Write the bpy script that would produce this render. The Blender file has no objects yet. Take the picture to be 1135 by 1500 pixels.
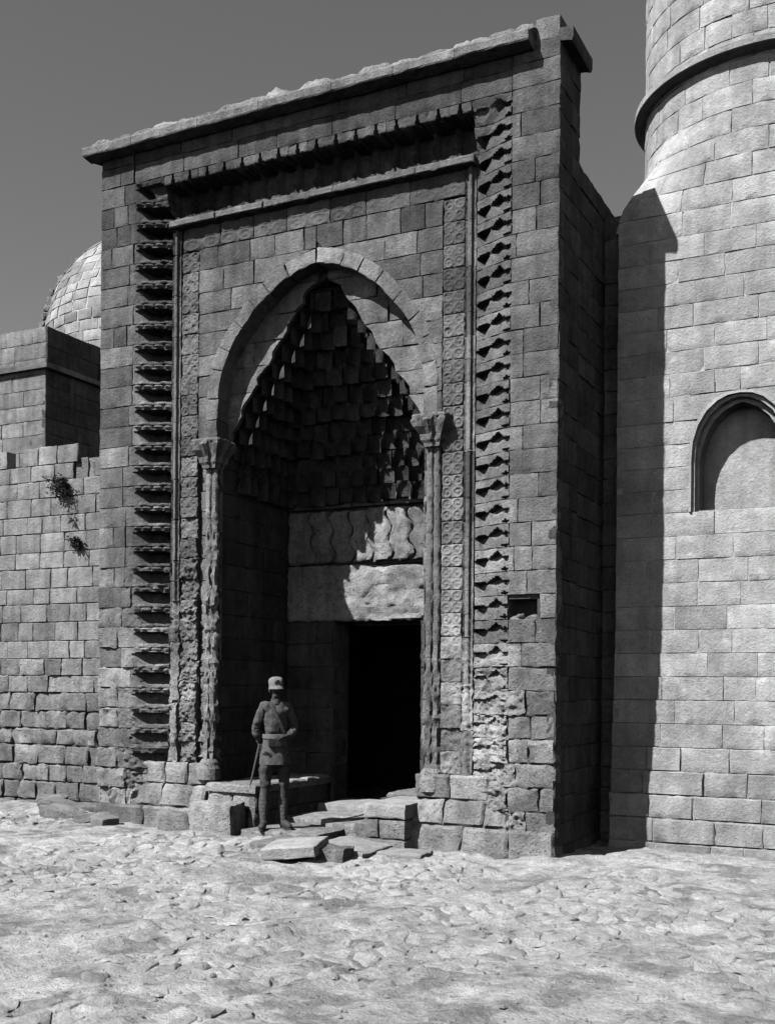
import bpy, bmesh, math, random
from mathutils import Vector, noise, Matrix

random.seed(7)
rnd = random.random
def U(a, b): return a + (b - a) * rnd()

# ------------------------------------------------------------------ camera, sky, sun, exposure
scene = bpy.context.scene
COL = scene.collection
cam_d = bpy.data.cameras.new('camera')
cam_o = bpy.data.objects.new('camera', cam_d)
COL.objects.link(cam_o)
scene.camera = cam_o
cam_d.sensor_fit = 'VERTICAL'
cam_d.sensor_height = 36.0
cam_d.lens = 36.0 * 1640.75 / 1500.0
cam_d.shift_y = (1008.3 - 750.0) / 1500.0
cam_d.clip_end = 2000.0
YAW, ROLL = math.radians(26.66), math.radians(0.462)
CAM = Vector((6.912, -11.5045, 1.612))
cam_o.matrix_world = (Matrix.Translation(CAM) @ Matrix.Rotation(YAW, 4, 'Z')
                      @ Matrix.Rotation(math.radians(90), 4, 'X') @ Matrix.Rotation(ROLL, 4, 'Z'))

SUN_TO = Vector((-0.53, -1.0, 1.26)).normalized()        # direction towards the sun
sun_el = math.asin(SUN_TO.z)
world = bpy.data.worlds.new('World')
scene.world = world
world.use_nodes = True
wn, wl = world.node_tree.nodes, world.node_tree.links
wn.clear()
sky = wn.new('ShaderNodeTexSky')
sky.sky_type = 'NISHITA'
sky.sun_disc = False
sky.sun_elevation = sun_el
sky.sun_rotation = math.atan2(SUN_TO.x, SUN_TO.y)
sky.air_density, sky.dust_density, sky.ozone_density = 1.0, 0.0, 1.0
bw = wn.new('ShaderNodeRGBToBW')                          # a black and white photograph
bg = wn.new('ShaderNodeBackground')
bg.inputs['Strength'].default_value = 0.066
wo = wn.new('ShaderNodeOutputWorld')
wl.new(sky.outputs[0], bw.inputs[0]); wl.new(bw.outputs[0], bg.inputs['Color']); wl.new(bg.outputs[0], wo.inputs[0])

sun_d = bpy.data.lights.new('sun', 'SUN')
sun_d.energy = 5.0
sun_d.angle = math.radians(0.5)
sun_d.color = (1, 1, 1)
sun_o = bpy.data.objects.new('sun', sun_d)
COL.objects.link(sun_o)
sun_o.location = (-10, -25, 30)
sun_o.rotation_euler = SUN_TO.to_track_quat('Z', 'Y').to_euler()

scene.view_settings.view_transform = 'Standard'
scene.view_settings.look = 'None'
scene.view_settings.exposure = 0.36
scene.view_settings.gamma = 1.0
scene.view_settings.use_curve_mapping = False
scene.cycles.max_bounces = 3
scene.cycles.diffuse_bounces = 0
scene.cycles.use_denoising = True

# ------------------------------------------------------------------ materials (grey only)
def stone_mat(name, scale=1.0, var=0.28, bump=0.5, pit=0.5, light_spots=0.0, patch=0.0):
    m = bpy.data.materials.new(name); m.use_nodes = True
    n, l = m.node_tree.nodes, m.node_tree.links
    b = n['Principled BSDF']
    b.inputs['Roughness'].default_value = 0.95
    b.inputs['Specular IOR Level'].default_value = 0.1
    geo = n.new('ShaderNodeNewGeometry'); oi = n.new('ShaderNodeObjectInfo')
    def noi(s, det=6, rough=.6):
        t = n.new('ShaderNodeTexNoise'); t.inputs['Scale'].default_value = s * scale
        t.inputs['Detail'].default_value = det; t.inputs['Roughness'].default_value = rough
        l.new(geo.outputs['Position'], t.inputs['Vector']); return t
    def mp(src, a, c, lo, hi):
        r = n.new('ShaderNodeMapRange'); l.new(src, r.inputs[0])
        for i, v in enumerate((a, c, lo, hi)): r.inputs[i + 1].default_value = v
        return r.outputs[0]
    def mul(a, c):
        r = n.new('ShaderNodeMath'); r.operation = 'MULTIPLY'; l.new(a, r.inputs[0]); l.new(c, r.inputs[1]); return r.outputs[0]
    def add(a, c):
        r = n.new('ShaderNodeMath'); r.operation = 'ADD'; l.new(a, r.inputs[0]); l.new(c, r.inputs[1]); return r.outputs[0]
    big, mid, fine, pits = noi(1.6, 5), noi(9, 8, .7), noi(70, 4, .7), noi(26, 3, .6)
    rr = mp(oi.outputs['Random'], 0, 1, 1 - var * .6, 1 + var * .6)
    f = mul(rr, mp(big.outputs[0], .3, .7, 1 - var, 1 + var))
    f = mul(f, mp(mid.outputs[0], .25, .75, 1 - var, 1 + var))
    f = mul(f, mp(fine.outputs[0], .3, .7, .86, 1.14))
    mpn = n.new('ShaderNodeMapping'); mpn.inputs['Scale'].default_value = (7, 7, .7)
    l.new(geo.outputs['Position'], mpn.inputs['Vector'])
    stk = n.new('ShaderNodeTexNoise'); stk.inputs['Scale'].default_value = 1.0; stk.inputs['Detail'].default_value = 6
    l.new(mpn.outputs[0], stk.inputs['Vector'])
    f = mul(f, mp(stk.outputs[0], .32, .62, 1 - var * .8, 1 + var * .3))
    grit = noi(34, 6, .75)
    f = mul(f, mp(grit.outputs[0], .3, .7, 1 - var * .7, 1 + var * .6))
    if light_spots:
        sp = noi(3.2, 7, .72)
        f = mul(f, mp(sp.outputs[0], .58, .7, 1, 1 + light_spots))
    if patch:
        pt = noi(2.3, 5, .62)
        f = mul(f, mp(pt.outputs[0], .50, .41, 1, 1 - patch))
    pm = mp(pits.outputs[0], .30, .41, 1 - .42 * pit, 1)
    f = mul(f, pm)
    mx = n.new('ShaderNodeVectorMath'); mx.operation = 'SCALE'
    l.new(oi.outputs['Color'], mx.inputs[0]); l.new(f, mx.inputs['Scale'])
    l.new(mx.outputs[0], b.inputs['Base Color'])
    h = add(mul(mp(mid.outputs[0], 0, 1, 0, 1), mp(big.outputs[0], 0, 1, .7, .7)), mp(fine.outputs[0], 0, 1, 0, .16))
    h = add(h, mp(pm, 0, 1, 0, .45 * pit)); h = add(h, mp(grit.outputs[0], .2, .8, 0, .45))
    bp = n.new('ShaderNodeBump'); bp.inputs['Strength'].default_value = min(1, bump * 1.3); bp.inputs['Distance'].default_value = .045
    l.new(h, bp.inputs['Height']); l.new(bp.outputs[0], b.inputs['Normal'])
    return m

def plain_mat(name, v, rough=.8, var=.25, s=14, bump=.2):
    m = bpy.data.materials.new(name); m.use_nodes = True
    n, l = m.node_tree.nodes, m.node_tree.links
    b = n['Principled BSDF']; b.inputs['Roughness'].default_value = rough
    b.inputs['Specular IOR Level'].default_value = .15
    tc = n.new('ShaderNodeTexCoord'); t = n.new('ShaderNodeTexNoise')
    t.inputs['Scale'].default_value = s; t.inputs['Detail'].default_value = 6
    l.new(tc.outputs['Object'], t.inputs['Vector'])
    r = n.new('ShaderNodeMapRange'); l.new(t.outputs[0], r.inputs[0])
    for i, x in enumerate((.25, .75, v * (1 - var), v * (1 + var))): r.inputs[i + 1].default_value = x
    l.new(r.outputs[0], b.inputs['Base Color'])
    bp = n.new('ShaderNodeBump'); bp.inputs['Strength'].default_value = bump; bp.inputs['Distance'].default_value = .02
    l.new(t.outputs[0], bp.inputs['Height']); l.new(bp.outputs[0], b.inputs['Normal'])
    return m

M_ST = stone_mat('weathered_stone', 1.0, .33, .65, .7)
M_PALE = stone_mat('pale_stone', 1.0, .22, .5, .6, .25)
M_ROUGH = stone_mat('eroded_stone', 1.15, .33, 1.0, 1.2)
M_CORE = plain_mat('mortar', .09, .95, .4, 9, .6)
M_CORE_PALE = plain_mat('pale_mortar', .46, .95, .3, 9, .6)
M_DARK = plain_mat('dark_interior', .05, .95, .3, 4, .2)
M_GROUND = stone_mat('dry_earth', .8, .28, 1.0, .9, 0, .42)
M_PAVE = stone_mat('worn_paving', 1.0, .2, 1.0, .6, 0, .2)

# ------------------------------------------------------------------ object helpers
def tag(o, label=None, cat=None, group=None, kind=None):
    if label: o['label'] = label
    if cat: o['category'] = cat
    if group: o['group'] = group
    if kind: o['kind'] = kind
    return o
def empty(name, loc, label, cat, group=None, rz=0):
    o = bpy.data.objects.new(name, None); COL.objects.link(o)
    o.location = loc; o.rotation_euler = (0, 0, rz); o.empty_display_size = .2
    return tag(o, label, cat, group)
def mesh(name, vs, fs, mat, parent=None, grey=None, smooth=None, world=True):
    """vertices in world coordinates (or in the parent's when world=False); origin at their centre"""
    c = Vector((0, 0, 0))
    for v in vs: c += Vector(v)
    c /= len(vs)
    me = bpy.data.meshes.new(name)
    me.from_pydata([Vector(v) - c for v in vs], [], fs)
    if smooth is not None:
        me.polygons.foreach_set('use_smooth', smooth if isinstance(smooth, list) else [smooth] * len(me.polygons))
    if smooth is not None and smooth is not False: me.set_sharp_from_angle(angle=.62)
    me.materials.append(mat)
    o = bpy.data.objects.new(name, me); COL.objects.link(o)
    o.location = c
    if parent:
        o.parent = parent
        if world: o.location = c - Vector(parent.location)
    if grey is not None: o.color = (grey, grey, grey, 1)
    return o
def fb(x, y, z, o=4):
    return noise.fractal(Vector((x, y, z)), 1.0, 2.0, o)
def sst(a, b, x):
    t = min(1, max(0, (x - a) / (b - a))); return t * t * (3 - 2 * t)

def piece(name, parent, P, frame, w, h, depth, mat, grey, res=.085, rough=.006, edge=.006, gap=.0025, hf=None, chip=.5, ring=True, skew=0):
    """one cut stone: P(a,b) in the unit square -> wall coordinates (s,t); frame(s,t,n) -> point, n outwards"""
    ns, nt = max(2, round(w / res)), max(2, round(h / res))
    ea, eb = min(.12, edge / w), min(.12, edge / h)
    ga, gb = gap * random.choice((1, 1, 1, 1, 1.6, 3.5)) / w, gap * random.choice((1, 1, 1, 1.8)) / h
    ga = min(ga, .05); gb = min(gb, .05)
    if ring:
        A = [ga, ga + ea] + [ga + ea + (1 - 2 * (ga + ea)) * i / ns for i in range(1, ns)] + [1 - ga - ea, 1 - ga]
        B = [gb, gb + eb] + [gb + eb + (1 - 2 * (gb + eb)) * i / nt for i in range(1, nt)] + [1 - gb - eb, 1 - gb]
    else:
        A = [ga + (1 - 2 * ga) * i / ns for i in range(ns + 1)]; B = [gb + (1 - 2 * gb) * i / nt for i in range(nt + 1)]
    seed = U(0, 100)
    chips = [(a, b, U(.0, chip) ** 2 * .1) for a in (0, 1) for b in (0, 1)]
    off = U(-1, 1) * rough * .7
    tx, tz = U(-1, 1) * rough * .5, U(-1, 1) * rough * .5
    vs, fs, sm = [], [], []
    na, nb = len(A), len(B)
    for j, b in enumerate(B):
        for i, a in enumerate(A):
            s, t = P(a, b)
            jx = fb(s * 9 + seed, t * 9, 3) * (rough * .9 + .005)
            n = off + tx * (a - .5) + tz * (b - .5) + rough * (1.3 * fb(s * 5 + seed, t * 5, seed) + .9 * fb(s * 16, t * 16 + seed, 9))
            bord = i in (0, na - 1) or j in (0, nb - 1)
            if ring and bord: n -= edge * (1 + .8 * noise.noise(Vector((s * 14, t * 14, seed))))
            for ca, cb, cr in chips:
                d = math.hypot((a - ca) * w, (b - cb) * h)
                if d < cr: n -= (cr - d) * .8
            if hf: n += hf(a, b)
            if bord: s += jx; t += fb(t * 9 + seed, s * 9, 5) * (rough * .9 + .005)
            vs.append(frame(s, t, n))
    for j in range(nb - 1):
        for i in range(na - 1):
            k = j * na + i
            fs.append((k, k + 1, k + na + 1, k + na)); sm.append(True)
    rim = [i for i in range(na)] + [j * na + na - 1 for j in range(1, nb)] + [(nb - 1) * na + i for i in range(na - 2, -1, -1)] + [j * na for j in range(nb - 2, 0, -1)]
    base = len(vs)
    for k in rim:
        b, a = B[k // na], A[k % na]
        s, t = P(a, b)
        vs.append(frame(s, t, -depth))
    L = len(rim)
    for q in range(L):
        r = (q + 1) % L
        fs.append((rim[r], rim[q], base + q, base + r)); sm.append(False)
    fs.append(tuple(base + q for q in range(L))); sm.append(False)
    return mesh(name, vs, fs, mat, parent, grey, sm)

def rectP(s0, s1, t0, t1): return lambda a, b: (s0 + (s1 - s0) * a, t0 + (t1 - t0) * b)
def front(y0): return lambda s, t, n: (s, y0 - n, t)
def right(x0): return lambda s, t, n: (x0 + n, s, t)

def courses(name, parent, frame, s0, s1, t0, t1, h, lmin, lmax, depth, mat, grey, skip=None, hjit=.02, **kw):
    """coursed ashlar between s0..s1 (numbers or functions of t), every stone an object"""
    out = []
    n = max(1, round((t1 - t0) / h)); hh = (t1 - t0) / n
    ts = [t0 + hh * i + (U(-hjit, hjit) if 0 < i < n else 0) for i in range(n + 1)]
    for k in range(n):
        a, b = ts[k], ts[k + 1]; mid = (a + b) / 2
        L0 = s0 if callable(s0) else (lambda t, v=s0: v)
        L1 = s1 if callable(s1) else (lambda t, v=s1: v)
        m0, m1 = L0(mid), L1(mid)
        if m1 - m0 < .06: continue
        cuts = [m0]; x = m0
        while True:
            l = U(lmin, lmax)
            if m1 - x - l < lmin * .6: break
            x += l; cuts.append(x)
        if len(cuts) > 1 and m1 - cuts[-1] > lmax * 1.25: cuts.append((cuts[-1] + m1) / 2)
        cuts.append(m1)
        for i in range(len(cuts) - 1):
            c0, c1 = cuts[i], cuts[i + 1]
            if skip and skip((c0 + c1) / 2, mid): continue
            f0 = L0 if i == 0 else (lambda t, v=c0: v)
            f1 = L1 if i == len(cuts) - 2 else (lambda t, v=c1: v)
            def P(u, v, f0=f0, f1=f1, a=a, b=b):
                t = a + (b - a) * v; p, q = f0(t), f1(t)
                return (p + (q - p) * u, t)
            k2 = {kk: (vv((c0 + c1) / 2, mid) if callable(vv) and kk in ('rough', 'edge', 'chip', 'gap') else vv) for kk, vv in kw.items()}
            g = grey((c0 + c1) / 2, mid) if callable(grey) else grey
            mm = mat((c0 + c1) / 2, mid) if callable(mat) else mat
            out.append(piece(name, parent, P, frame, c1 - c0, b - a, depth, mm, g, **k2))
    return out

def box(vs, fs, x0, x1, y0, y1, z0, z1):
    k = len(vs)
    vs += [(x, y, z) for z in (z0, z1) for y in (y0, y1) for x in (x0, x1)]
    fs += [(k, k + 2, k + 3, k + 1), (k + 4, k + 5, k + 7, k + 6), (k, k + 1, k + 5, k + 4), (k + 2, k + 6, k + 7, k + 3), (k, k + 4, k + 6, k + 2), (k + 1, k + 3, k + 7, k + 5)]

# ------------------------------------------------------------------ ground
GZ = -0.19
def gz(x, y):
    r = max(0, min(1, (30 - math.hypot(x, y + 4)) / 10))
    return GZ + r * (.055 * fb(x * .55, y * .55, 1) + .032 * fb(x * 2.1, y * 2.1, 4) + .026 * fb(x * 5, y * 5, 2) + .010 * fb(x * 12, y * 12, 6))
def make_ground():
    xs = [-400, -120, -40, -16] + [-12 + .08 * i for i in range(276)] + [14, 40, 120, 400]
    ys = [-200, -60, -20, -11] + [-9 + .07 * i for i in range(158)] + [4, 20, 80, 400]
    vs = [(x, y, gz(x, y)) for y in ys for x in xs]; nx = len(xs); fs = []
    for j in range(len(ys) - 1):
        for i in range(nx - 1):
            k = j * nx + i; fs.append((k, k + 1, k + nx + 1, k + nx))
    g = mesh('ground', vs, fs, M_GROUND, None, .50, True)
    return tag(g, kind='structure')
ground = make_ground()

# ------------------------------------------------------------------ the portal
PW, PX = 3.143, 0.03           # half width of the portal, centre of its arch
portal = empty('stone_portal', (0, 0, GZ), 'tall weathered stone portal with a pointed arch and a carved stalactite frame', 'portal')
ARCH = [(1.435, 4.0), (1.435, 4.7), (1.43, 5.2), (1.34, 5.67), (1.15, 6.0), (.97, 6.2), (.86, 6.33), (.64, 6.5), (.42, 6.63), (.2, 6.71), (0, 6.75)]
def half(z, prof):
    if z <= prof[0][1]: return prof[0][0]
    for (w0, z0), (w1, z1) in zip(prof, prof[1:]):
        if z0 <= z <= z1 and z1 > z0: return w0 + (w1 - w0) * (z - z0) / (z1 - z0)
    return 0.0
# smooth polyline of the arch by arc length (from left springing to right)
def smooth_arch():
    pts = [(-w, z) for w, z in ARCH[1:]] 
    out = []
    for i in range(len(pts) - 1):
        p0, p1, p2, p3 = pts[max(0, i - 1)], pts[i], pts[i + 1], pts[min(len(pts) - 1, i + 2)]
        for q in range(8):
            t = q / 8
            out.append(tuple(.5 * (2 * p1[k] + (p2[k] - p0[k]) * t + (2 * p0[k] - 5 * p1[k] + 4 * p2[k] - p3[k]) * t * t + (3 * p1[k] - p0[k] - 3 * p2[k] + p3[k]) * t ** 3) for k in (0, 1)))
    out.append(pts[-1])
    return out
LEFT = smooth_arch()
RINGW = .185
EXT = []                                   # outer line of the voussoir ring
for i, (x, z) in enumerate(LEFT):
    a, b = LEFT[max(0, i - 1)], LEFT[min(len(LEFT) - 1, i + 1)]
    tx, tz = b[0] - a[0], b[1] - a[1]; L = math.hypot(tx, tz)
    nx, nz = -tz / L, tx / L
    if i == len(LEFT) - 1: nx, nz = 0, 1
    EXT.append((x + nx * RINGW, z + nz * RINGW))
EXTP = [(-x, z) for x, z in EXT]
ZAP = EXT[-1][1]
def ext_half(z):
    if z >= ZAP: return 0.0
    return half(z, EXTP)

def pgrey(x, z):                           # facade stones: darker high up, paler low down
    g = .215 + .17 * sst(4.4, .2, z) - .075 * sst(5.2, 8.0, z)
    return g * (1 + .22 * fb(x * .8, z * .8, 11)) * (U(.80, 1.2) if rnd() < .8 else U(.6, 1.35))
def prough(x, z):
    e = sst(3.0, .6, z) * (1.0 if x > 0 else 1.1)
    return .005 + .016 * e + (.006 if (x < -1.3 and z < 3.1) else 0)
def pedge(x, z): return .005 + .010 * sst(3.2, .8, z)
def pmat(x, z): return M_ROUGH if z < 2.7 else M_ST

# core behind the stones (mortar and rubble), real depth
vs, fs = [], []
for s in (-1, 1):
    a, b = sorted((s * 3.115, s * 2.575)); 
    if s < 0: box(vs, fs, a, b, .034, .73, -.5, 8.60)
    else:
        box(vs, fs, a, b, .034, .73, -.5, 2.335); box(vs, fs, a, b, .034, .73, 2.598, 8.60)
        box(vs, fs, a, b, .26, .73, 2.34, 2.593); box(vs, fs, 2.92, b, .034, .255, 2.34, 2.593)
    a, b = sorted((s * 2.575, s * 2.08)); box(vs, fs, a, b, .55, .73, -.5, 8.14)
    a, b = sorted((s * 3.10, s * 1.45)); box(vs, fs, a, b, .735, 2.3, -.5, 7.5)
    a, b = sorted((s * 1.70, s * 2.08)); box(vs, fs, a, b, .262, .73, -.5, 4.72)
    a, b = sorted((PX + s * 1.45, s * 1.698)); box(vs, fs, a, b, .315, .73, -.5, 4.72)
box(vs, fs, -2.57, 2.57, .03, .73, 8.14, 8.60)
box(vs, fs, -2.07, 2.07, .41, .73, 6.95, 8.13)
box(vs, fs, -1.45, 1.45, .735, 2.3, 6.85, 7.5)
mesh('rubble_core', vs, fs, M_CORE, portal)
# panel core with the arch opening
def arch_plate(y0, y1, zt, xl, xr, off, name):
    vs, fs = [], []
    L = [(PX + x - (off if True else 0), z) for x, z in LEFT] ; L = [(PX + x, z + off) if i == len(LEFT) - 1 else (PX + x - off, z + off * .6) for i, (x, z) in enumerate(LEFT)]
    R = [(2 * PX - x, z) for x, z in reversed(L[:-1])]
    line = L + R
    outl = [(xl, z) if x < PX - .4 and z < 6.0 else (xr, z) if x > PX + .4 and z < 6.0 else (xl + (xr - xl) * i / (len(line) - 1), zt) for i, (x, z) in enumerate(line)]
    for (x, z), (p, q) in zip(line, outl): vs += [(x, y0, z), (p, y0, q), (x, y1, z), (p, y1, q)]
    for i in range(len(line) - 1):
        k = i * 4
        fs += [(k, k + 1, k + 5, k + 4), (k + 2, k + 6, k + 7, k + 3), (k, k + 4, k + 6, k + 2)]
    return mesh(name, vs, fs, M_CORE, portal)
arch_plate(.235, .45, 7.48, -2.08, 2.08, .02, 'panel_core')

# voussoir ring
def arc_table(pl):
    d = [0]
    for a, b in zip(pl, pl[1:]): d.append(d[-1] + math.hypot(b[0] - a[0], b[1] - a[1]))
    return d
DL = arc_table(LEFT)
def at(pl, u):
    x = u * DL[-1]
    for i in range(len(pl) - 1):
        if DL[i + 1] >= x or i == len(pl) - 2:
            f = (x - DL[i]) / max(1e-9, DL[i + 1] - DL[i]); a, b = pl[i], pl[i + 1]
            return (a[0] + (b[0] - a[0]) * f, a[1] + (b[1] - a[1]) * f)
for sgn in (1, -1):
    cuts = [0]
    while cuts[-1] < 1: cuts.append(cuts[-1] + U(.085, .15))
    cuts[-1] = 1
    if cuts[-1] - cuts[-2] < .06: cuts.pop(-2)
    for c0, c1 in zip(cuts, cuts[1:]):
        def P(a, b, c0=c0, c1=c1, sgn=sgn):
            u = c0 + (c1 - c0) * (a if sgn > 0 else 1 - a)
            p, q = at(LEFT, u), at(EXT, u)
            x, z = p[0] + (q[0] - p[0]) * (b if sgn > 0 else b), p[1] + (q[1] - p[1]) * b
            return (PX + sgn * x, z)
        piece('voussoir', portal, P, front(.195), (c1 - c0) * DL[-1], RINGW, .265, M_ST, .25 * U(.8, 1.2), res=.06, rough=.006, edge=.008, gap=.003)

# outer frame stones, left and right, and the plain strip over the carved band
CH = .262
slot = lambda s, z: 2.58 < s < 2.95 and 2.34 < z < 2.6
ZR = [.02 + CH * k for k in range(-2, 40) if .02 + CH * k < 8.5] 
TOOTH = {}
for sgn in (-1, 1):
    for k, z0 in enumerate(ZR):
        z1 = min(z0 + CH, 8.62)
        if z1 > 8.45: z1 = 8.62
        e = random.choice((0, 0, .0, .06, .10, .15, .21)) if .0 < z0 < 8.0 else 0
        TOOTH[(sgn, round(z0, 3))] = e
        xa, xb = 2.6 + e, 3.143
        w = xb - xa
        cut = [xa, xb]
        if w > .40 and rnd() < .45: cut = [xa, xa + w * U(.35, .68), xb]
        for c0, c1 in zip(cut, cut[1:]):
            if sgn > 0 and 2.33 < (z0 + z1) / 2 < 2.6: 
                if c0 < 2.9: continue
            zm = (z0 + z1) / 2; p, q = sorted((sgn * c0, sgn * c1))
            lo = zm < 3.2
            piece('frame_block', portal, rectP(p, q, z0, z1), front(0), c1 - c0, z1 - z0, .2, pmat(p, zm), pgrey(p, zm), res=.045 if lo else .08, rough=prough(p, zm), edge=pedge(p, zm), chip=.35 + .3 * sst(3, .5, zm))
        if z1 >= 8.6: break
# right of the missing stone
piece('frame_block', portal, rectP(2.93, 3.143, .02 + 9 * CH - .04, .02 + 10 * CH - .02), front(0), .21, CH, .2, M_ROUGH, pgrey(3, 2.5), res=.045, rough=.016, edge=.012) if False else None
courses('frieze_block', portal, front(0.004), -2.598, 2.598, 8.14, 8.60, .23, .5, .9, .18, M_ST, pgrey, rough=.006, edge=.006)
# the missing stone: rubble left in the hole
for x, z, r, sc in ((2.65, 2.36, .07, 1.3), (2.77, 2.345, .06, 1.2), (2.87, 2.37, .07, 1.2), (2.71, 2.40, .05, 1.0)):
    bm = bmesh.new(); bmesh.ops.create_icosphere(bm, subdivisions=2, radius=r)
    for v in bm.verts: v.co = Vector((v.co.x * sc, v.co.y * 1.3, v.co.z * .8)) * (1 + .5 * fb(v.co.x * 14 + x * 9, v.co.y * 14, v.co.z * 14)) + Vector((x, .10, z))
    mesh('rubble_stone', [v.co.copy() for v in bm.verts], [[v.index for v in f.verts] for f in bm.faces], M_ROUGH, portal, .30, True); bm.free()

# stalactite band up both sides: one carved block per course
def tier(a, b, er=0, q=0, zz=0, rt=False):
    y = .20 * min(a ** 1.15, max(0, (8.14 - zz) / .54) if zz > 7.6 else 1)
    c = 0
    w1, w2 = .03 * noise.noise(Vector((q, a * 5, 1))), .03 * noise.noise(Vector((q, a * 5, 9)))
    if rt:                                   # pointed hollows: an eye and, lower and deeper, a hanging triangle
        d = abs(a - .36 + .10 * (b - .5)) / .24
        if d < 1:
            bt, bb = .56 + .30 * (1 - d) + w1, .56 - .20 * (1 - d) + w2
            if bb < b < bt: c = .125 * ((b - bb) / (bt - bb)) ** .4 * (1 - d * .4)
        d = abs(a - .78) / .215
        if d < 1:
            bt, bb = .58 + .05 * (1 - d) + w2, .56 - .50 * (1 - d) + w1
            if bb < b < bt: c = max(c, .15 * ((b - bb) / (bt - bb)) ** .4)
        for ca, hw, top, bot in ((.08, .10, .66, .40), (.10, .11, .16, .02)):
            d = abs(a - ca) / hw
            if d < 1 and bot + d * .06 < b < top - d * .06: c = max(c, .07 * (1 - d * d))
    else:                                    # long spindle hollows, pointed towards the outside
        bt = .77 - .10 * (abs(a - .5) * 2) ** 2 + w1
        bb = bt - .60 * sst(.0, .42, a) * (1 - .18 * sst(.7, 1, a)) + w2
        if bb < b < bt and a < .985:
            c = .33 * sst(0, .3, a) * ((b - bb) / (bt - bb)) ** .25
            c *= 1 - .35 * math.exp(-((a - .56) / .03) ** 2)
        if c == 0:                           # worn knobs on the bars between the hollows
            for ca, cb, hw in ((.16, .93, .10), (.38, .90, .12), (.68, .92, .13), (.90, .90, .09), (.30, .06, .11), (.78, .07, .12)):
                d = math.hypot((a - ca) / hw, (b - cb) / .10)
                if d < 1: c -= .045 * (1 - d * d) * (.6 + .8 * abs(noise.noise(Vector((q + ca * 9, 3, 1)))))
            if .98 < b or (.50 < a < .535 and b > .8): c += .03
    if zz > 7.6: c *= 1 - .8 * sst(.0, .25, a - (8.14 - zz) / .54)
    return -(y + c * (1 - er)) + er * .035 * fb(a * 5 + q, b * 5, q)
z = .02; k = 0
while z < 8.12:
    z1 = min(z + CH, 8.14)
    for sgn in (-1, 1):
        er = max(0, sst(2.6, 1.0, z) * .75) if sgn > 0 else sst(3.6, 2.2, z) * U(.15, .62)
        if z < .5: er = .9
        q = U(0, 50); e = TOOTH.get((sgn, round(z, 3)), 0)
        if sgn > 0 and 2.33 < (z + z1) / 2 < 2.6: e = 0
        def P(a, b, sgn=sgn, z=z, z1=z1, e=e):
            a2 = 1 - a if sgn > 0 else a      # a2: 0 outer, 1 inner
            return (sgn * (2.598 + e - (2.598 + e - 2.115) * a2), z + (z1 - z) * b)
        f0 = e / (.483 + e)
        def hf(a, b, er=er, q=q, sgn=sgn, z=z, z1=z1, f0=f0):
            a2 = ((1 - a if sgn > 0 else a) - f0) / (1 - f0)
            return tier(a2, b, er, q, z + (z1 - z) * b, sgn > 0) if a2 > 0 else 0
        piece('stalactite_block', portal, P, front(0), .483 + e, z1 - z, .56, M_ROUGH if z < 3 else M_ST, pgrey(sgn * 2.3, z) * 1.08,
              res=.0175, rough=.005 + .028 * er, edge=.004, gap=.003, hf=hf, chip=.3 + .5 * er)
    z = z1; k += 1

# stalactite band across the top: tall pointed cells, deep under the frieze
def topcell(a, b, q):
    d = abs(a - .5); wob = .03 * noise.noise(Vector((q * 3.1, a * 4, 2)))
    wob += .03 * noise.noise(Vector((q * 5, a * 11, 4)))
    if b > .77 + wob:
        v = max(0, (b - .77) / .23)
        return -(.09 * sst(.02, .0, d - .085 * (1 - v ** 1.4))) - .004 - .03 * sst(.14, .0, v)
    lo = .20 - .10 * (1 - d * 2) + .05 * noise.noise(Vector((q * 1.7, a * 6, 5)))
    if b > lo:
        deep = .37 * (1 - .12 * (d * 2) ** 2)
        fin = sst(.42, .47, d) * (.09 + .10 * noise.noise(Vector((q, b * 6, 1))) + .05 * sst(.5, .25, b))
        return -(deep - fin)
    return -(.215 + .06 * max(0, d * 2 - .6))
NC = 16
for i in range(NC):
    x0 = -2.113 + 4.226 * i / NC; x1 = -2.113 + 4.226 * (i + 1) / NC; q = U(0, 60)
    piece('stalactite_cell', portal, rectP(x0, x1, 7.60, 8.14), front(0), x1 - x0, .54, .42, M_ST, pgrey(x0, 8) * .95, res=.0125, rough=.006, edge=.003, gap=.0, ring=False,
          hf=lambda a, b, q=q: topcell(a, b, q))
courses('shelf_block', portal, front(.085), -2.11, 2.11, 7.505, 7.597, .1, .7, 1.1, .18, M_ST, .22, rough=.006, edge=.012, res=.05)

# roll moulding on the inner side of each stalactite band
for sgn in (-1, 1):
    xc = sgn * 2.045
    z = .62
    while z < 7.5:
        z1 = min(7.5, z + CH * random.choice((1, 2, 2, 3)))
        er = sst(3.2, 1.6, z) if sgn < 0 else sst(2.4, .8, z) * .7
        hf = lambda a, b, er=er: (1 - er) * (.028 * max(0, 1 - ((a - .5) / .2) ** 2) ** .5 - .03 * math.exp(-((a - .2) / .07) ** 2) - .03 * math.exp(-((a - .8) / .07) ** 2))
        piece('roll_moulding', portal, rectP(xc - .068, xc + .068, z, z1), front(.19), .136, z1 - z, .06, M_ROUGH if z < 2.8 else M_ST, pgrey(xc, z) * 1.1,
              res=.016 if er < .9 else .03, rough=.004 + .024 * er, edge=.004, gap=.003, hf=hf, ring=False)
        z = z1

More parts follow.
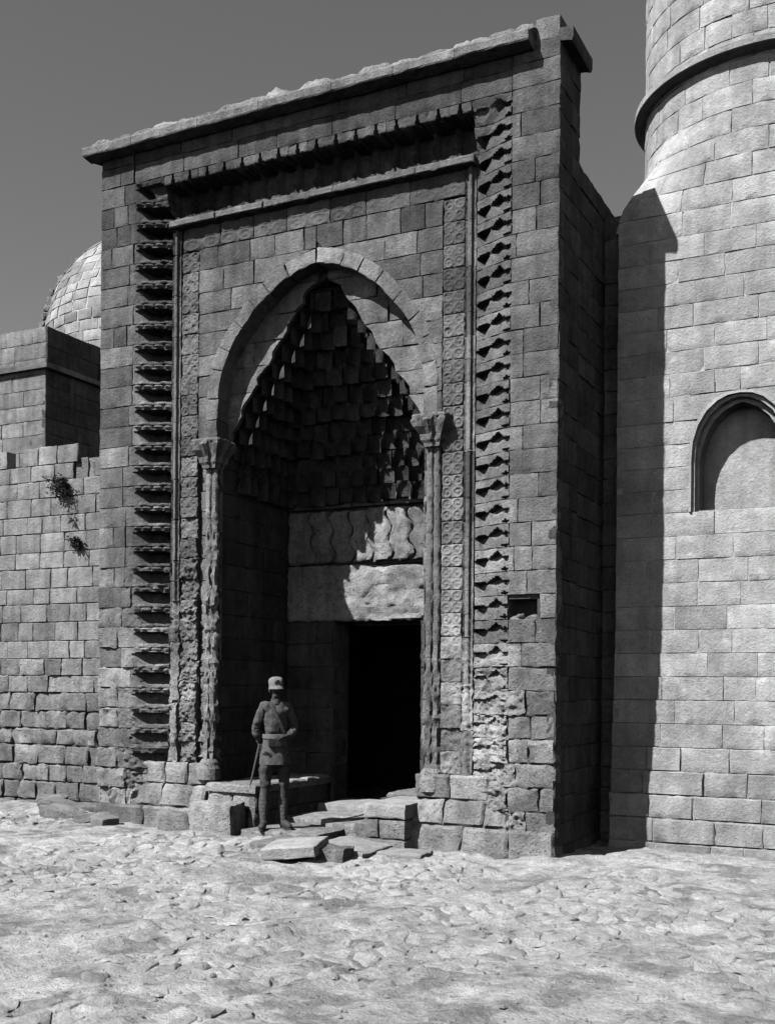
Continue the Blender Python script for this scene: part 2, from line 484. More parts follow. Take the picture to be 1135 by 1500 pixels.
# guilloche strip: two columns of carved rings
def rings(w, h, er, q):
    def hf(a, b):
        x, y = (a * w) % (w / 2) - w / 4, (b * h) % (h / 2) - h / 4
        r = math.hypot(x / (w / 4), y / (h / 4)); th = math.atan2(y, x)
        v = .5 + .5 * math.cos((r - .82) * 9) if .4 < r < 1.2 else 0
        v = max(v, sst(.5, .2, r) * (.5 + .5 * math.cos(6 * th)) * .9)
        e = .5 + .5 * noise.noise(Vector((a * 2 + q, b * 2, q)))
        k = max(0, 1 - er * (.5 + e))
        return .016 * (v - .5) * k - er * .012 * e
    return hf
for sgn in (-1, 1):
    xa, xb = sorted((sgn * 1.705, sgn * 1.972)); z = .64
    while z < 7.19:
        z1 = min(7.2, z + CH)
        er = max(U(0, .3), sst(2.9, 1.2, z) * .9) if sgn > 0 else max(.30, sst(4.6, 2.6, z) * .95)
        piece('guilloche_block', portal, rectP(xa, xb, z, z1), front(.2), .267, z1 - z, .05, M_ROUGH if er > .6 else M_ST, pgrey(xa, z) * 1.02, res=.0125, rough=.003 + (.014 if sgn > 0 else .032) * er,
              edge=.005, gap=.003, hf=rings(.267, z1 - z, er, U(0, 40)), chip=.2 + .4 * er)
        z = z1
x = -1.97
while x < 1.96:                             # the same carving, coarser, under the shelf
    x1 = min(1.972, x + U(.45, .62)); x1 = 1.972 if 1.972 - x1 < .3 else x1
    er = U(.15, .6)
    piece('carved_frieze_block', portal, rectP(x, x1, 7.205, 7.5), front(.2), x1 - x, .295, .05, M_ST, pgrey(x, 7.3), res=.016, rough=.005, edge=.006, gap=.004,
          hf=rings(.2, .2, er, U(0, 40)))
    x = x1

# plain inner panel round the arch
def prow(z): return max(0, ext_half(z) - .035)
pz = lambda sgn: None
courses('panel_block', portal, front(.2), -1.70, lambda t: PX - prow(t), 4.74, 7.2, .275, .24, .5, .05, M_ST, lambda x, z: pgrey(x, z) * U(.72, 1.25), rough=.006, edge=.006)
courses('panel_block', portal, front(.2), lambda t: PX + prow(t), 1.70, 4.74, 7.2, .275, .24, .5, .05, M_ST, lambda x, z: pgrey(x, z) * U(.72, 1.25), rough=.006, edge=.006)

# jamb courses behind the colonnettes, and the returns of the arch
for sgn in (-1, 1):
    s0, s1 = sorted((PX + sgn * 1.42, sgn * 1.70))
    courses('jamb_block', portal, front(.275), s0, s1, .62, 4.72, CH * 1.1, .3, .5, .04, pmat, pgrey, rough=lambda x, z: .008 + (.03 if x < 0 else .014) * sst(2.9, 1.2, z), edge=.006, res=.045)
fr = lambda s, t, n: (PX - 1.425 + n, s, t)
courses('reveal_block', portal, fr, .27, 1.9, .42, 4.7, .30, .45, .8, .02, M_ST, .10, rough=.008)  # low grey: the niche's shade is put into the stone colour
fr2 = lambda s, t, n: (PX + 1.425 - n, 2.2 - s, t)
courses('reveal_block', portal, fr2, .30, 1.93, .42, 4.7, .30, .45, .8, .02, M_ST, .10, rough=.008)  # same low grey, niche shade in the colour

# second plane in the niche, with the ragged outline of the stalactite hood
HOOD = [(1.40, 4.4), (1.37, 4.6), (1.24, 4.9), (1.10, 5.2), (.90, 5.5), (.72, 5.72), (.50, 6.06), (.25, 6.42), (.12, 6.6), (0, 6.62)]
def hood_h(z, q=0):
    st = .05 * abs(math.sin((z - 4.4) * math.pi / .33))
    return max(0, half(z, HOOD) + st - .03 + .025 * noise.noise(Vector((z * 9, q, 3))))
for sgn in (-1, 1):
    if sgn < 0: courses('hood_front_block', portal, front(.462), PX - 1.6, lambda t: PX - hood_h(t, 1) - .11 - .05 * noise.noise(Vector((t * 14, 7, 3))), 4.45, 6.95, .3, .35, .6, .05, M_ST, lambda x, z: .27 * U(.85, 1.15), rough=.012, edge=.006)  # left half darker: shade under the arch put into its grey
    else: courses('hood_front_block', portal, front(.462), lambda t: PX + hood_h(t, 2), PX + 1.6, 4.45, 6.95, .3, .35, .6, .05, M_ST, lambda x, z: .30 * U(.8, 1.15), rough=.008, edge=.008)
vs, fs = [], []                              # plate behind those stones
N = 30
for sgn in (-1, 1):
    k0 = len(vs)
    for i in range(N + 1):
        z = 4.3 + (7.4 - 4.3) * i / N; h = half(z, HOOD) + (.17 if sgn < 0 else .05) if z < 6.62 else 0
        for y in (.50, .73): vs += [(PX + sgn * h, y, z), (sgn * 2.05, y, z)]
    for i in range(N):
        k = k0 + i * 4
        fs += [(k, k + 1, k + 5, k + 4), (k + 2, k + 6, k + 7, k + 3), (k, k + 4, k + 6, k + 2)]
mesh('hood_core', vs, fs, M_CORE, portal)

# stalactite hood: tiers of concave cells closing over the niche
TIERS = 12
TH = .2
def hood_plan(k):
    z0 = 4.15 + TH * k; w = max(.12, half(z0 + .12, HOOD) if z0 + .12 > 4.4 else 1.4)
    yb = 1.9 - (1.9 - .62) * (k / (TIERS - .3)) ** 1.25
    return z0, w, yb
vs, fs = [], []
for k in range(TIERS + 1):
    z0, w, yb = hood_plan(min(k, TIERS - 1))
    if k == TIERS: z0 += TH
    vs += [(PX - w - .06, .52, z0), (PX - w - .06, yb + .06, z0), (PX + w + .06, yb + .06, z0), (PX + w + .06, .52, z0)]
    if k < TIERS: vs += [(PX - w - .06, .52, z0 + TH * .96), (PX - w - .06, yb + .06, z0 + TH * .96), (PX + w + .06, yb + .06, z0 + TH * .96), (PX + w + .06, .52, z0 + TH * .96)]
for i in range(len(vs) // 4 - 1):
    a = i * 4
    fs += [(a, a + 1, a + 5, a + 4), (a + 1, a + 2, a + 6, a + 5), (a + 2, a + 3, a + 7, a + 6)]
n4 = len(vs) - 4; fs.append((n4, n4 + 1, n4 + 2, n4 + 3))
mesh('hood_shell', vs, fs, M_CORE, portal)
def cell_mesh():
    vs, fs = [], []; NA, NB = 9, 6
    for j in range(NB + 1):
        b = j / NB
        for i in range(NA + 1):
            a = i / NA * 2 - 1
            rad = max(0, 1 - a * a) ** .5
            top = .25 + .75 * rad                # pointed head
            d = .75 * rad * (1 - .85 * (b / top) ** 2.2 if b < top else .05)
            vs.append((a * .5, d * .58, b * 1.12 - .1))
    for j in range(NB):
        for i in range(NA):
            k = j * (NA + 1) + i; fs.append((k, k + 1, k + NA + 2, k + NA + 1))
    me = bpy.data.meshes.new('hood_cell'); me.from_pydata(vs, [], fs); me.materials.append(M_ST)
    return me
CELL = cell_mesh()
def put_cell(x, y, z, w, h, ang):
    o = bpy.data.objects.new('hood_cell', CELL); COL.objects.link(o); o.parent = portal
    o.location = Vector((x, y, z + U(-.025, .025))) - Vector(portal.location) + Vector((U(-.02, .02), U(-.03, .03), 0)); o.scale = (w * U(.95, 1.08), w * U(.8, 1.35), h * U(.9, 1.12)); o.rotation_euler = (U(-.08, .08), 0, ang + U(-.12, .12)); o.color = (.085 * U(.7, 1.3),) * 3 + (1,)  # dark grey paints the hood's shade into the cells
for k in range(TIERS):
    z0, w, yb = hood_plan(k)
    nb = max(1, round(2 * w / .21)); cw = 2 * w / nb
    for i in range(nb): put_cell(PX - w + cw * (i + .5), yb - .11 - (.03 if k % 2 else 0), z0, cw, TH, 0)
    nsd = int((yb - .58) / .21)
    for i in range(nsd):
        put_cell(PX - w + .10, .56 + .21 * (i + .5), z0, .21, TH, math.pi / 2)
        put_cell(PX + w - .10, .56 + .21 * (i + .5), z0, .21, TH, -math.pi / 2)

# back wall of the niche, its door, lintel and joggled stones
BY = 1.92
courses('niche_block', portal, front(BY), -1.42, -.66, .40, 2.52, .3, .3, .5, .1, M_ST, .10, rough=.012)  # dark grey: shade inside the niche painted into the wall
courses('niche_block', portal, front(BY), .66, 1.45, .05, 2.52, .3, .3, .5, .1, M_ST, .10, rough=.012)  # same painted niche shade right of the door
piece('lintel', portal, rectP(-1.42, 1.45, 2.525, 3.30), front(BY - .02), 2.87, .77, .5, M_ROUGH, .46, res=.035, rough=.016, edge=.02, gap=.004,
      hf=lambda a, b: -.13 * sst(.80, .95, b + .16 * fb(a * 7, b * 2, 3)) * sst(.3, .5, a) - .035 * sst(.05, .35, fb(a * 5, b * 3, 8)))
def jog(x, v): return x + .045 * math.sin(v * math.pi * 4) + .03 * math.sin(v * math.pi * 2)
xs = [-1.42, -1.03, -.72, -.42, -.12, .18, .48, .80, 1.12, 1.45]
for x0, x1 in zip(xs, xs[1:]):
    P = lambda a, b, x0=x0, x1=x1: ((jog(x0, b) if x0 > -1.4 else x0) * (1 - a) + (jog(x1, b) if x1 < 1.4 else x1) * a, 3.32 + .74 * b)
    piece('joggled_stone', portal, P, front(BY + .01), x1 - x0, .74, .1, M_ROUGH, .34 * U(.55, 1.35), res=.04, rough=.022, edge=.02, gap=.009, chip=.9)
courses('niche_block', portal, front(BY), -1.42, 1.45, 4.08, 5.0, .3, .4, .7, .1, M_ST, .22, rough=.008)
vs, fs = [], []                               # door passage behind, closed and dark
box(vs, fs, -3.1, -.66, 2.02, 2.30, -.5, 7.0); box(vs, fs, .66, 3.1, 2.02, 2.30, -.5, 7.0)
box(vs, fs, -.655, .655, 2.43, 2.6, 2.5, 7.0)
box(vs, fs, -.655, .655, 2.02, 2.425, 3.3, 7.0)
mesh('back_core', vs, fs, M_CORE, portal)
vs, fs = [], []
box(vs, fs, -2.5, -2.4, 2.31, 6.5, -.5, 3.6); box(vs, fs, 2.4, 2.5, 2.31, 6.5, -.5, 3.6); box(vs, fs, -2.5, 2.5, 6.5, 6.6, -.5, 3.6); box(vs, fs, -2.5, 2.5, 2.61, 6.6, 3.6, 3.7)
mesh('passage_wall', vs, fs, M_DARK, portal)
for sgn in (-1, 1):
    fr = (lambda s, t, n: (-.655 + n, s, t)) if sgn < 0 else (lambda s, t, n: (.655 - n, 4.3 - s, t))
    courses('door_jamb_block', portal, fr, 1.935, 2.36, .05, 2.5, .5, .4, .5, .05, M_ST, .18, rough=.006, edge=.006)

# colonnettes at the corners of the niche
def tube(vs, fs, rings_, n=12):
    """rings_: list of (centre, radius or per-angle function)"""
    k0 = len(vs)
    for c, r in rings_:
        for i in range(n):
            a = 2 * math.pi * i / n; rr = r(a) if callable(r) else r
            vs.append((c[0] + rr * math.cos(a), c[1] + rr * math.sin(a), c[2]))
    for j in range(len(rings_) - 1):
        for i in range(n):
            a, b = k0 + j * n + i, k0 + j * n + (i + 1) % n
            fs.append((a, b, b + n, a + n))
    fs.append(tuple(k0 + i for i in range(n - 1, -1, -1))); fs.append(tuple(k0 + (len(rings_) - 1) * n + i for i in range(n)))
for sgn in (-1, 1):
    cx = 1.605 if sgn > 0 else -1.485
    col = bpy.data.objects.new('colonnette', None); COL.objects.link(col); col.parent = portal
    col.location = Vector((cx, .235, .62)) - Vector(portal.location)
    dx = .045
    for side in (-1, 1):
        zz = .66
        vs, fs, R = [], [], []
        while zz < 4.45:
            er = sst(2.8, 1.0, zz) if sgn > 0 else sst(4.3, 2.6, zz)
            r = .045 + .008 * max(0, math.sin(zz * 17 + side * .4)) ** 8
            q = zz
            R.append(((cx + side * dx + er * .008 * fb(zz * 5, side, 2), .225 + er * .02 * fb(zz * 6, side, sgn), zz),
                      lambda a, r=r, q=q, er=er: r * (1 + .05 * math.sin(3 * a + q * 20) + (.16 + .7 * er) * fb(math.cos(a) * 1.3 + sgn, math.sin(a) * 1.3, q * 9))))
            zz += .028
        tube(vs, fs, R, 12)
        o = mesh('shaft', vs, fs, M_ROUGH, None, .24 if sgn > 0 else .33, True)
        o.parent = col; o.location = o.location - Vector((cx, .235, .62))
    vs, fs, R = [], [], []
    for zz, w in ((4.38, .10), (4.42, .105), (4.45, .125), (4.52, .135), (4.60, .185), (4.66, .22), (4.70, .225), (4.715, .225), (4.735, .215)):
        def rr(a, w=w, zz=zz):
            sq = w / max(abs(math.cos(a)), abs(math.sin(a))) ** .7
            lf = 1 + (.10 * math.cos(8 * a) * (1 if zz < 4.69 else .1)) + .09 * fb(math.cos(a) * 4, math.sin(a) * 4, zz * 14)
            return sq * lf
        R.append(((cx, .23, zz), rr))
    tube(vs, fs, R, 40)
    o = mesh('capital', vs, fs, M_ROUGH, None, .24, False); o.parent = col; o.location = o.location - Vector((cx, .235, .62))
    vs, fs = [], []
    tube(vs, fs, [((cx, .2, .44), .15), ((cx, .2, .58), .15), ((cx, .2, .62), .13), ((cx, .2, .66), .12), ((cx, .2, .70), .09)], 14)
    o = mesh('base', vs, fs, M_ROUGH, None, .38, False); o.parent = col; o.location = o.location - Vector((cx, .235, .62))

# plinth: three rough courses stepping out at the foot
for sgn in (-1, 1):
    g = lambda x, z: .38 * U(.85, 1.15)
    a, b = sorted((sgn * 1.45, sgn * 2.60))
    courses('plinth_block', portal, front(.10), a, b, .36, .64, .28, .35, .6, .15, M_ROUGH, g, rough=.016, edge=.022)
    courses('plinth_block', portal, front(-.01), a, b, .08, .36, .28, .28, .5, .3, M_ROUGH, g, rough=.020, edge=.028, chip=.9,
            hf=lambda u, v: -.085 * v)
    a, b = sorted((sgn * 1.43, sgn * 3.15))
    courses('plinth_block', portal, front(-.035), a, b, -.35, .08, .43, .4, .9, .3, M_ROUGH, lambda x, z: .34 * U(.85, 1.1), rough=.018, edge=.03, chip=.9)

# right flank of the portal
courses('flank_block', portal, right(PW), .002, .735, -.35, 8.60, CH, .3, .5, .1, M_ST, lambda x, z: .13 * U(.8, 1.2), rough=.010, edge=.006)  # darker than the front: shade of this side put into the grey
courses('flank_block', portal, right(PW - .005), .74, 2.3, -.35, 7.53, CH, .4, .7, .1, M_ST, lambda x, z: .13 * U(.8, 1.2), rough=.010, edge=.006)  # rear part of the flank, same shade in the colour

courses('return_block', portal, front(1.72), 3.15, 3.60, -.35, 7.3, CH, .2, .4, .3, M_ST, lambda x, z: .2 * U(.85, 1.15), rough=.008)
# cornice and rough coping
def cornice_piece(x0, x1):
    ys = [(.03, 8.59), (-.03, 8.56), (-.10, 8.57), (-.19, 8.585), (-.20, 8.60), (-.205, 8.68), (-.19, 8.70), (.6, 8.72)]
    ns = 8; vs = []; fs = []
    for i in range(ns + 1):
        x = x0 + .003 + (x1 - x0 - .006) * i / ns
        for y, z in ys:
            vs.append((x, y + .010 * fb(x * 6, z * 9, 1), z - .04 + .010 * fb(x * 5, y * 9, 7)))
    n = len(ys)
    for i in range(ns):
        for j in range(n - 1): k = i * n + j; fs.append((k, k + 1, k + n + 1, k + n))
    fs.append(tuple(range(n - 1, -1, -1))); fs.append(tuple(ns * n + j for j in range(n)))
    mesh('cornice_block', vs, fs, M_ST, portal, .27 * U(.9, 1.1), False)
x = -3.30
while x < 2.83:
    x1 = x + U(.7, 1.1)
    if 2.85 - x1 < .4: x1 = 2.85
    cornice_piece(x, x1); x = x1
piece('corner_block', portal, rectP(2.853, 3.143, 8.61, 8.84), front(0), .29, .31, .5, M_ST, .20, rough=.006)
vs, fs = [], []                               # cornice along the flank
prof = [(3.12, 8.56), (3.20, 8.55), (3.265, 8.53), (3.28, 8.57), (3.28, 8.68), (3.12, 8.70)]
for y in (.002, .25, .5, .72): vs += [(x, y, z + .006 * fb(y * 5, x * 4, 2)) for x, z in prof]
n = len(prof)
for i in range(3):
    for j in range(n - 1): k = i * n + j; fs.append((k + 1, k, k + n, k + n + 1))
fs.append(tuple(range(n))); fs.append(tuple(3 * n + j for j in range(n - 1, -1, -1)))
mesh('flank_cornice', vs, fs, M_ST, portal, .17, False)
x = -3.22
while x < 2.80:                               # rounded coping stones, each leaning a little on the next
    L = U(.16, .48); x1 = min(2.83, x + L); r = U(.12, .20)
    vs, fs = [], []; na, nl = 12, 7; sd = U(0, 90); lean = U(.0, .10)
    for i in range(nl + 1):
        u = i / nl; xx = x + (x1 - x) * u; sc = 1 - .35 * (2 * u - 1) ** 4 - .12 * u
        for j in range(na + 1):
            a = math.pi * j / na
            rr = r * sc * (1 + .22 * fb(xx * 4 + sd, math.cos(a) * 2, math.sin(a) * 2) + .22 * fb(xx * 11 + sd, math.cos(a) * 5, math.sin(a) * 5))
            vs.append((xx + lean * math.sin(a), .10 - .26 * math.cos(a) * (.9 + .1 * sc), 8.65 + rr * 1.05 * math.sin(a) ** .8))
    for i in range(nl):
        for j in range(na): k = i * (na + 1) + j; fs.append((k + na + 1, k + na + 2, k + 1, k))
    fs.append(tuple(range(na + 1))); fs.append(tuple(nl * (na + 1) + j for j in range(na, -1, -1)))
    mesh('coping_stone', vs, fs, M_ROUGH, portal, .33 * U(.65, 1.2), [True] * (nl * na) + [False, False])
    x = x1 - .01
vs, fs = [], []; box(vs, fs, -3.1, 3.1, .05, .7, 8.60, 8.70); mesh('coping_bed', vs, fs, M_CORE, portal)

# stone benches either side of the door, part of the portal's foot
for q in ((-1.42, -.74, .12, 1.9, -.4, .34), (.74, 1.42, .62, 1.9, -.4, .28)):
    vs, fs = [], []; box(vs, fs, *q); mesh('bench_core', vs, fs, M_CORE, portal)
topf = lambda zt: (lambda s, t, n: (s, t, zt + n))
courses('bench_slab', portal, topf(.41), -1.42, -.67, .02, 1.9, .6, .5, .8, .1, M_ROUGH, .45, rough=.012, edge=.02)
courses('bench_block', portal, (lambda s, t, n: (-.69 + n, s, t)), .05, 1.9, -.2, .33, .26, .35, .6, .1, M_ROUGH, .2, rough=.012, edge=.02)  # side away from the sun: shade put into a darker grey
courses('bench_block', portal, front(.05), -1.42, -.70, .12, .33, .2, .3, .4, .1, M_ROUGH, .40, rough=.02, edge=.03)
courses('bench_slab', portal, topf(.33), .72, 1.44, .82, 1.9, .6, .5, .8, .1, M_ROUGH, .3, rough=.012, edge=.02)

# ------------------------------------------------------------------ loose and laid stones before the door
def stone_thing(name, label, cat, x0, x1, y0, y1, z0, z1, grey, rz=0, tilt=(0, 0), rough=.012, mat=None, group=None, res=.07):
    bm = bmesh.new()
    bmesh.ops.create_cube(bm, size=1)
    cuts = max(2, int(max(x1 - x0, y1 - y0, z1 - z0) / res / 1.0)); cuts = min(cuts, 7)
    bmesh.ops.subdivide_edges(bm, edges=bm.edges[:], cuts=cuts, use_grid_fill=True)
    sd = U(0, 99); sx, sy, sz = x1 - x0, y1 - y0, z1 - z0
    for v in bm.verts:
        c = v.co
        nb = sum(1 for q in c if abs(abs(q) - .5) < 1e-4)
        p = Vector((c.x * sx, c.y * sy, c.z * sz))
        if nb >= 2: p -= Vector((math.copysign(1, c.x) * (abs(c.x) > .49), math.copysign(1, c.y) * (abs(c.y) > .49), math.copysign(1, c.z) * (abs(c.z) > .49))) * .009
        p += Vector((fb(p.x * 6 + sd, p.y * 6, p.z * 6), fb(p.x * 6, p.y * 6 + sd, p.z * 6), fb(p.x * 6, p.y * 6, p.z * 6 + sd))) * rough
        v.co = p
    R = Matrix.Rotation(rz, 3, 'Z') @ Matrix.Rotation(tilt[0], 3, 'X') @ Matrix.Rotation(tilt[1], 3, 'Y')
    c = Vector(((x0 + x1) / 2, (y0 + y1) / 2, (z0 + z1) / 2))
    vs = [c + R @ v.co for v in bm.verts]
    o = mesh(name, vs, [[v.index for v in f.verts] for f in bm.faces], mat or M_ROUGH, None, grey, True)
    bm.free()
    return tag(o, label, cat, group)
mb = empty('stone_bench', (1.23, .2, GZ), 'squared stone bench block with a slab top, right of the dark doorway', 'bench')
def sub(o, parent):
    for k in ('label', 'category', 'group'):
        if k in o: del o[k]
    o.parent = parent; o.location = o.location - Vector(parent.location); return o
sub(stone_thing('top_slab', '', '', .95, 1.49, -.24, .78, .14, .315, .42, mat=M_PALE, rough=.010), mb)
sub(stone_thing('foot_block', '', '', .97, 1.14, -.22, .74, -.085, .132, .34, rough=.008), mb)
sub(stone_thing('foot_block', '', '', 1.15, 1.48, -.23, .74, -.085, .132, .34, rough=.008), mb)
sub(stone_thing('base_course', '', '', .97, 1.50, -.27, .74, -.40, -.092, .30, rough=.010), mb)

lb = empty('rough_stone_step', (-1.4, -.2, GZ), 'low eroded stone step with broken edges, left of the standing soldier', 'step')
sub(stone_thing('step_block', '', '', -1.42, -.80, -.33, .02, -.35, .20, .46, rough=.035, res=.06), lb)
sub(stone_thing('step_block', '', '', -1.95, -1.44, -.27, -.06, -.35, .05, .42, rough=.03, res=.06), lb)

stone_thing('threshold_stone', 'pale stone slab of the threshold at the doorway', 'threshold', -.66, .66, 1.50, 2.4, -.2, .075, .42, rough=.008, mat=M_PALE)
for a in (('floor_slab', 'worn paving slab lit by the sun inside the niche, below the threshold', -.66, .10, .62, 1.48, -.3, -.02, .40),
          ('floor_slab', 'worn paving slab against the squared bench block, inside the niche', .12, .94, .35, 1.48, -.3, -.03, .36),
          ('floor_slab', 'paving slab at the mouth of the niche, under the soldier', -.66, .40, -.32, .60, -.3, -.085, .36)):
    stone_thing(a[0], a[1], 'paving slab', a[2], a[3], a[4], a[5], a[6], a[7], a[8], rough=.012, group='slabs on the floor of the niche')
G = 'loose slabs in front of the door'
stone_thing('loose_slab', 'tilted thick slab with a dark broken end, leftmost before the door', 'stone', .42, 1.02, -1.62, -1.02, -.16, -.02, .42, rz=.25, tilt=(.06, -.10), rough=.010, mat=M_PALE, group=G)
stone_thing('loose_slab', 'dark rough stone between two pale slabs before the door', 'stone', .98, 1.30, -1.36, -1.06, -.26, -.06, .24, rz=.1, rough=.03, group=G)
stone_thing('loose_slab', 'pale flat slab leaning down towards the squared bench block', 'stone', .82, 1.42, -1.0, -.42, -.22, -.08, .42, rz=-.15, tilt=(.05, .12), rough=.012, mat=M_PALE, group=G)
stone_thing('loose_slab', 'small flat slab at the foot of the squared bench block', 'stone', 1.42, 1.95, -.85, -.45, -.30, -.13, .40, rz=.1, rough=.012, mat=M_PALE, group=G)
stone_thing('loose_slab', 'rough wedge of stone standing against the left side of the squared bench block', 'stone', .72, .95, -.15, .3, -.26, .06, .3, rz=.2, tilt=(0, .2), rough=.03, group=G)
stone_thing('loose_slab', 'broad worn slab flush with the earth in front of the soldier', 'stone', -.1, .75, -.98, -.38, -.28, -.115, .40, rz=.05, rough=.012, mat=M_PAVE, group=G)

# ------------------------------------------------------------------ minaret: square foot, chamfered shoulder, round shaft
TX, TY, TR = 4.95, 3.13, 1.62
tower = empty('stone_minaret', (TX, TY, GZ), 'pale stone minaret with a square foot and a round shaft, right of the portal', 'minaret')
tg = lambda x, z: (.46 - .10 * sst(1.6, .2, z)) * (1 + .10 * fb(x, z, 21)) * U(.93, 1.07)
TF = 1.5
def batter(z): return .24 * sst(2.9, -.2, z) * (math.floor((2.9 - z) / .262) / 12 if z < 2.9 else 0) ** .5
vs, fs = [], []
box(vs, fs, 3.38, 6.6, TF + .5, 4.75, -.6, 7.1); box(vs, fs, 3.38, 6.6, TF + .009, TF + .495, 5.12, 7.1); box(vs, fs, 3.38, 4.22, TF + .009, TF + .495, 3.4, 5.115); box(vs, fs, 5.34, 6.6, TF + .009, TF + .495, 3.4, 5.115); box(vs, fs, 3.38, 6.6, TF + .009, TF + .495, -.6, 3.395)
WX, WH = 4.78, .50                             # arched window
mesh('rubble_core', vs, fs, M_CORE_PALE, tower)
WPROF = [(.50, 3.3), (.50, 4.25), (.485, 4.42), (.43, 4.6), (.34, 4.75), (.22, 4.86), (.10, 4.915), (0, 4.93)]
def tow_front(s, t, n): return (s, TF - batter(t) * 1.0 - n, t)
edges_ = [3.66 - CH * 1.03 * i for i in range(15, 0, -1)] + [3.66 + CH * i for i in range(5)] + [5.0 + CH * i for i in range(8)] + [7.12]
rows = list(zip(edges_, edges_[1:]))
for z0, z1 in rows:
    mid = (z0 + z1) / 2; bt = batter(mid)
    fr = front(TF - bt)
    if bt > .001:
        bv, bf = [], []; box(bv, bf, 3.38, 6.6, TF - bt + (.009 if mid > 1.0 else .028), TF + .006, z0 + .004, z1 - .004); mesh('course_core', bv, bf, M_CORE_PALE, tower)
    xl = 3.375
    kw = dict(rough=lambda x, z: .005 + .012 * sst(1.2, .2, z), edge=lambda x, z: .004 + .010 * sst(1.2, .2, z), hjit=0)
    if z1 <= 3.66 or z0 >= 5.15:
        courses('ashlar_block', tower, fr, xl, 6.6, z0, z1, z1 - z0, .35, .75, .3, M_PALE, tg, **kw)
    else:
        wf = lambda t: WX - (half(t - .05, WPROF) + .045 if 3.655 < t < 4.999 else (.0 if t >= 4.999 else .56)) 
        wg = lambda t: WX + (half(t - .05, WPROF) + .045 if 3.655 < t < 4.999 else (.0 if t >= 4.999 else .56))
        courses('ashlar_block', tower, fr, xl, wf, z0, z1, z1 - z0, .35, .75, .3, M_PALE, tg, **kw)
        courses('ashlar_block', tower, fr, wg, 6.6, z0, z1, z1 - z0, .35, .75, .3, M_PALE, tg, **kw)
# window: moulded frame, deep reveal, blind back
def win_line(off, zb=3.66):
    L = [(-w - off * .9 if w > .05 else 0, z + (off if z > 4.3 else 0)) for w, z in WPROF]; L[0] = (L[0][0], zb)
    return [(WX + x, z) for x, z in L] + [(WX - x, z) for x, z in reversed(L[:-1])]
win = bpy.data.objects.new('window', None); COL.objects.link(win); win.parent = tower; win.location = Vector((WX, TF, 3.66)) - Vector(tower.location)
def win_strip(name, profile, mat, grey):
    lines = [[(x, y, z) for x, z in win_line(o)] for o, y in profile]
    n = len(lines[0]); vs = [p for l in lines for p in l]; fs = []
    for j in range(len(lines) - 1):
        for i in range(n - 1): k = j * n + i; fs.append((k, k + 1, k + n + 1, k + n))
    o = mesh(name, vs, fs, mat, None, grey, False); o.parent = win; o.location = o.location - Vector((WX, TF, 3.66)); return o
win_strip('window_moulding', [(.065, TF + .1), (.065, TF - .022), (.035, TF - .028), (.03, TF + .02), (.0, TF + .02), (-.01, TF + .10), (-.045, TF + .10)], M_PALE, .42)
win_strip('window_reveal', [(-.045, TF + .10), (-.05, TF + .34)], M_PALE, .4)
bk = [(x, TF + .34, z) for x, z in win_line(-.04)]
o = mesh('window_infill', bk, [tuple(range(len(bk)))], M_PALE, None, .42, False); o.parent = win; o.location = o.location - Vector((WX, TF, 3.66))
vs, fs = [], []; box(vs, fs, WX - .455, WX + .455, TF + .03, TF + .33, 3.655, 3.672); o = mesh('window_sill', vs, fs, M_PALE, None, .42); o.parent = win; o.location = o.location - Vector((WX, TF, 3.66))

# shoulder and shaft: radius morphs from square to circle
def rad(th, z):
    c, s = abs(math.cos(th)), abs(math.sin(th))
    sq = TR / max(c, s, 1e-6)
    return TR + (sq - TR) * (1 - sst(7.0, 8.25, z))
def drum_frame(dr=0):
    def f(s, t, n):
        th = s / TR; r = rad(th, t) + n + dr
        return (TX + r * math.sin(th), TY - r * math.cos(th), t)
    return f
zc = 7.125
first = True
while zc < 13.6:
    z1 = zc + CH * 1.02
    if abs(zc - 8.72) < .14: zc0 = zc
    courses('shaft_block', tower, drum_frame(), -TR * 1.75 + U(0, .3), TR * .75, zc, z1, z1 - zc, .32, .6, .22, M_PALE, tg, rough=.006, edge=.004, hjit=0)
    zc = z1
vs, fs = [], []
NT = 64
for z in (7.0, 7.3, 7.6, 7.9, 8.25, 13.6):
    for i in range(NT):
        th = 2 * math.pi * i / NT; r = rad(th, z) - .014; vs.append((TX + r * math.sin(th), TY - r * math.cos(th), z))
for j in range(5):
    for i in range(NT): a, b = j * NT + i, j * NT + (i + 1) % NT; fs.append((a, b, b + NT, a + NT))
fs.append(tuple(5 * NT + i for i in range(NT)))
mesh('shaft_core', vs, fs, M_CORE_PALE, tower, None, True)
vs, fs = [], []                                # moulded ring round the shaft
pr = [(-.03, 8.74), (.06, 8.765), (.125, 8.79), (.135, 8.80), (.135, 8.87), (.11, 8.89), (-.03, 8.92)]
for i in range(96):
    th = 2 * math.pi * i / 96
    for d, z in pr: vs.append((TX + (TR + d) * math.sin(th), TY - (TR + d) * math.cos(th), z))
n = len(pr)
for i in range(96):
    for j in range(n - 1):
        a, b = i * n + j, ((i + 1) % 96) * n + j; fs.append((a, b, b + 1, a + 1))
mesh('ring_moulding', vs, fs, M_PALE, tower, .36, False)

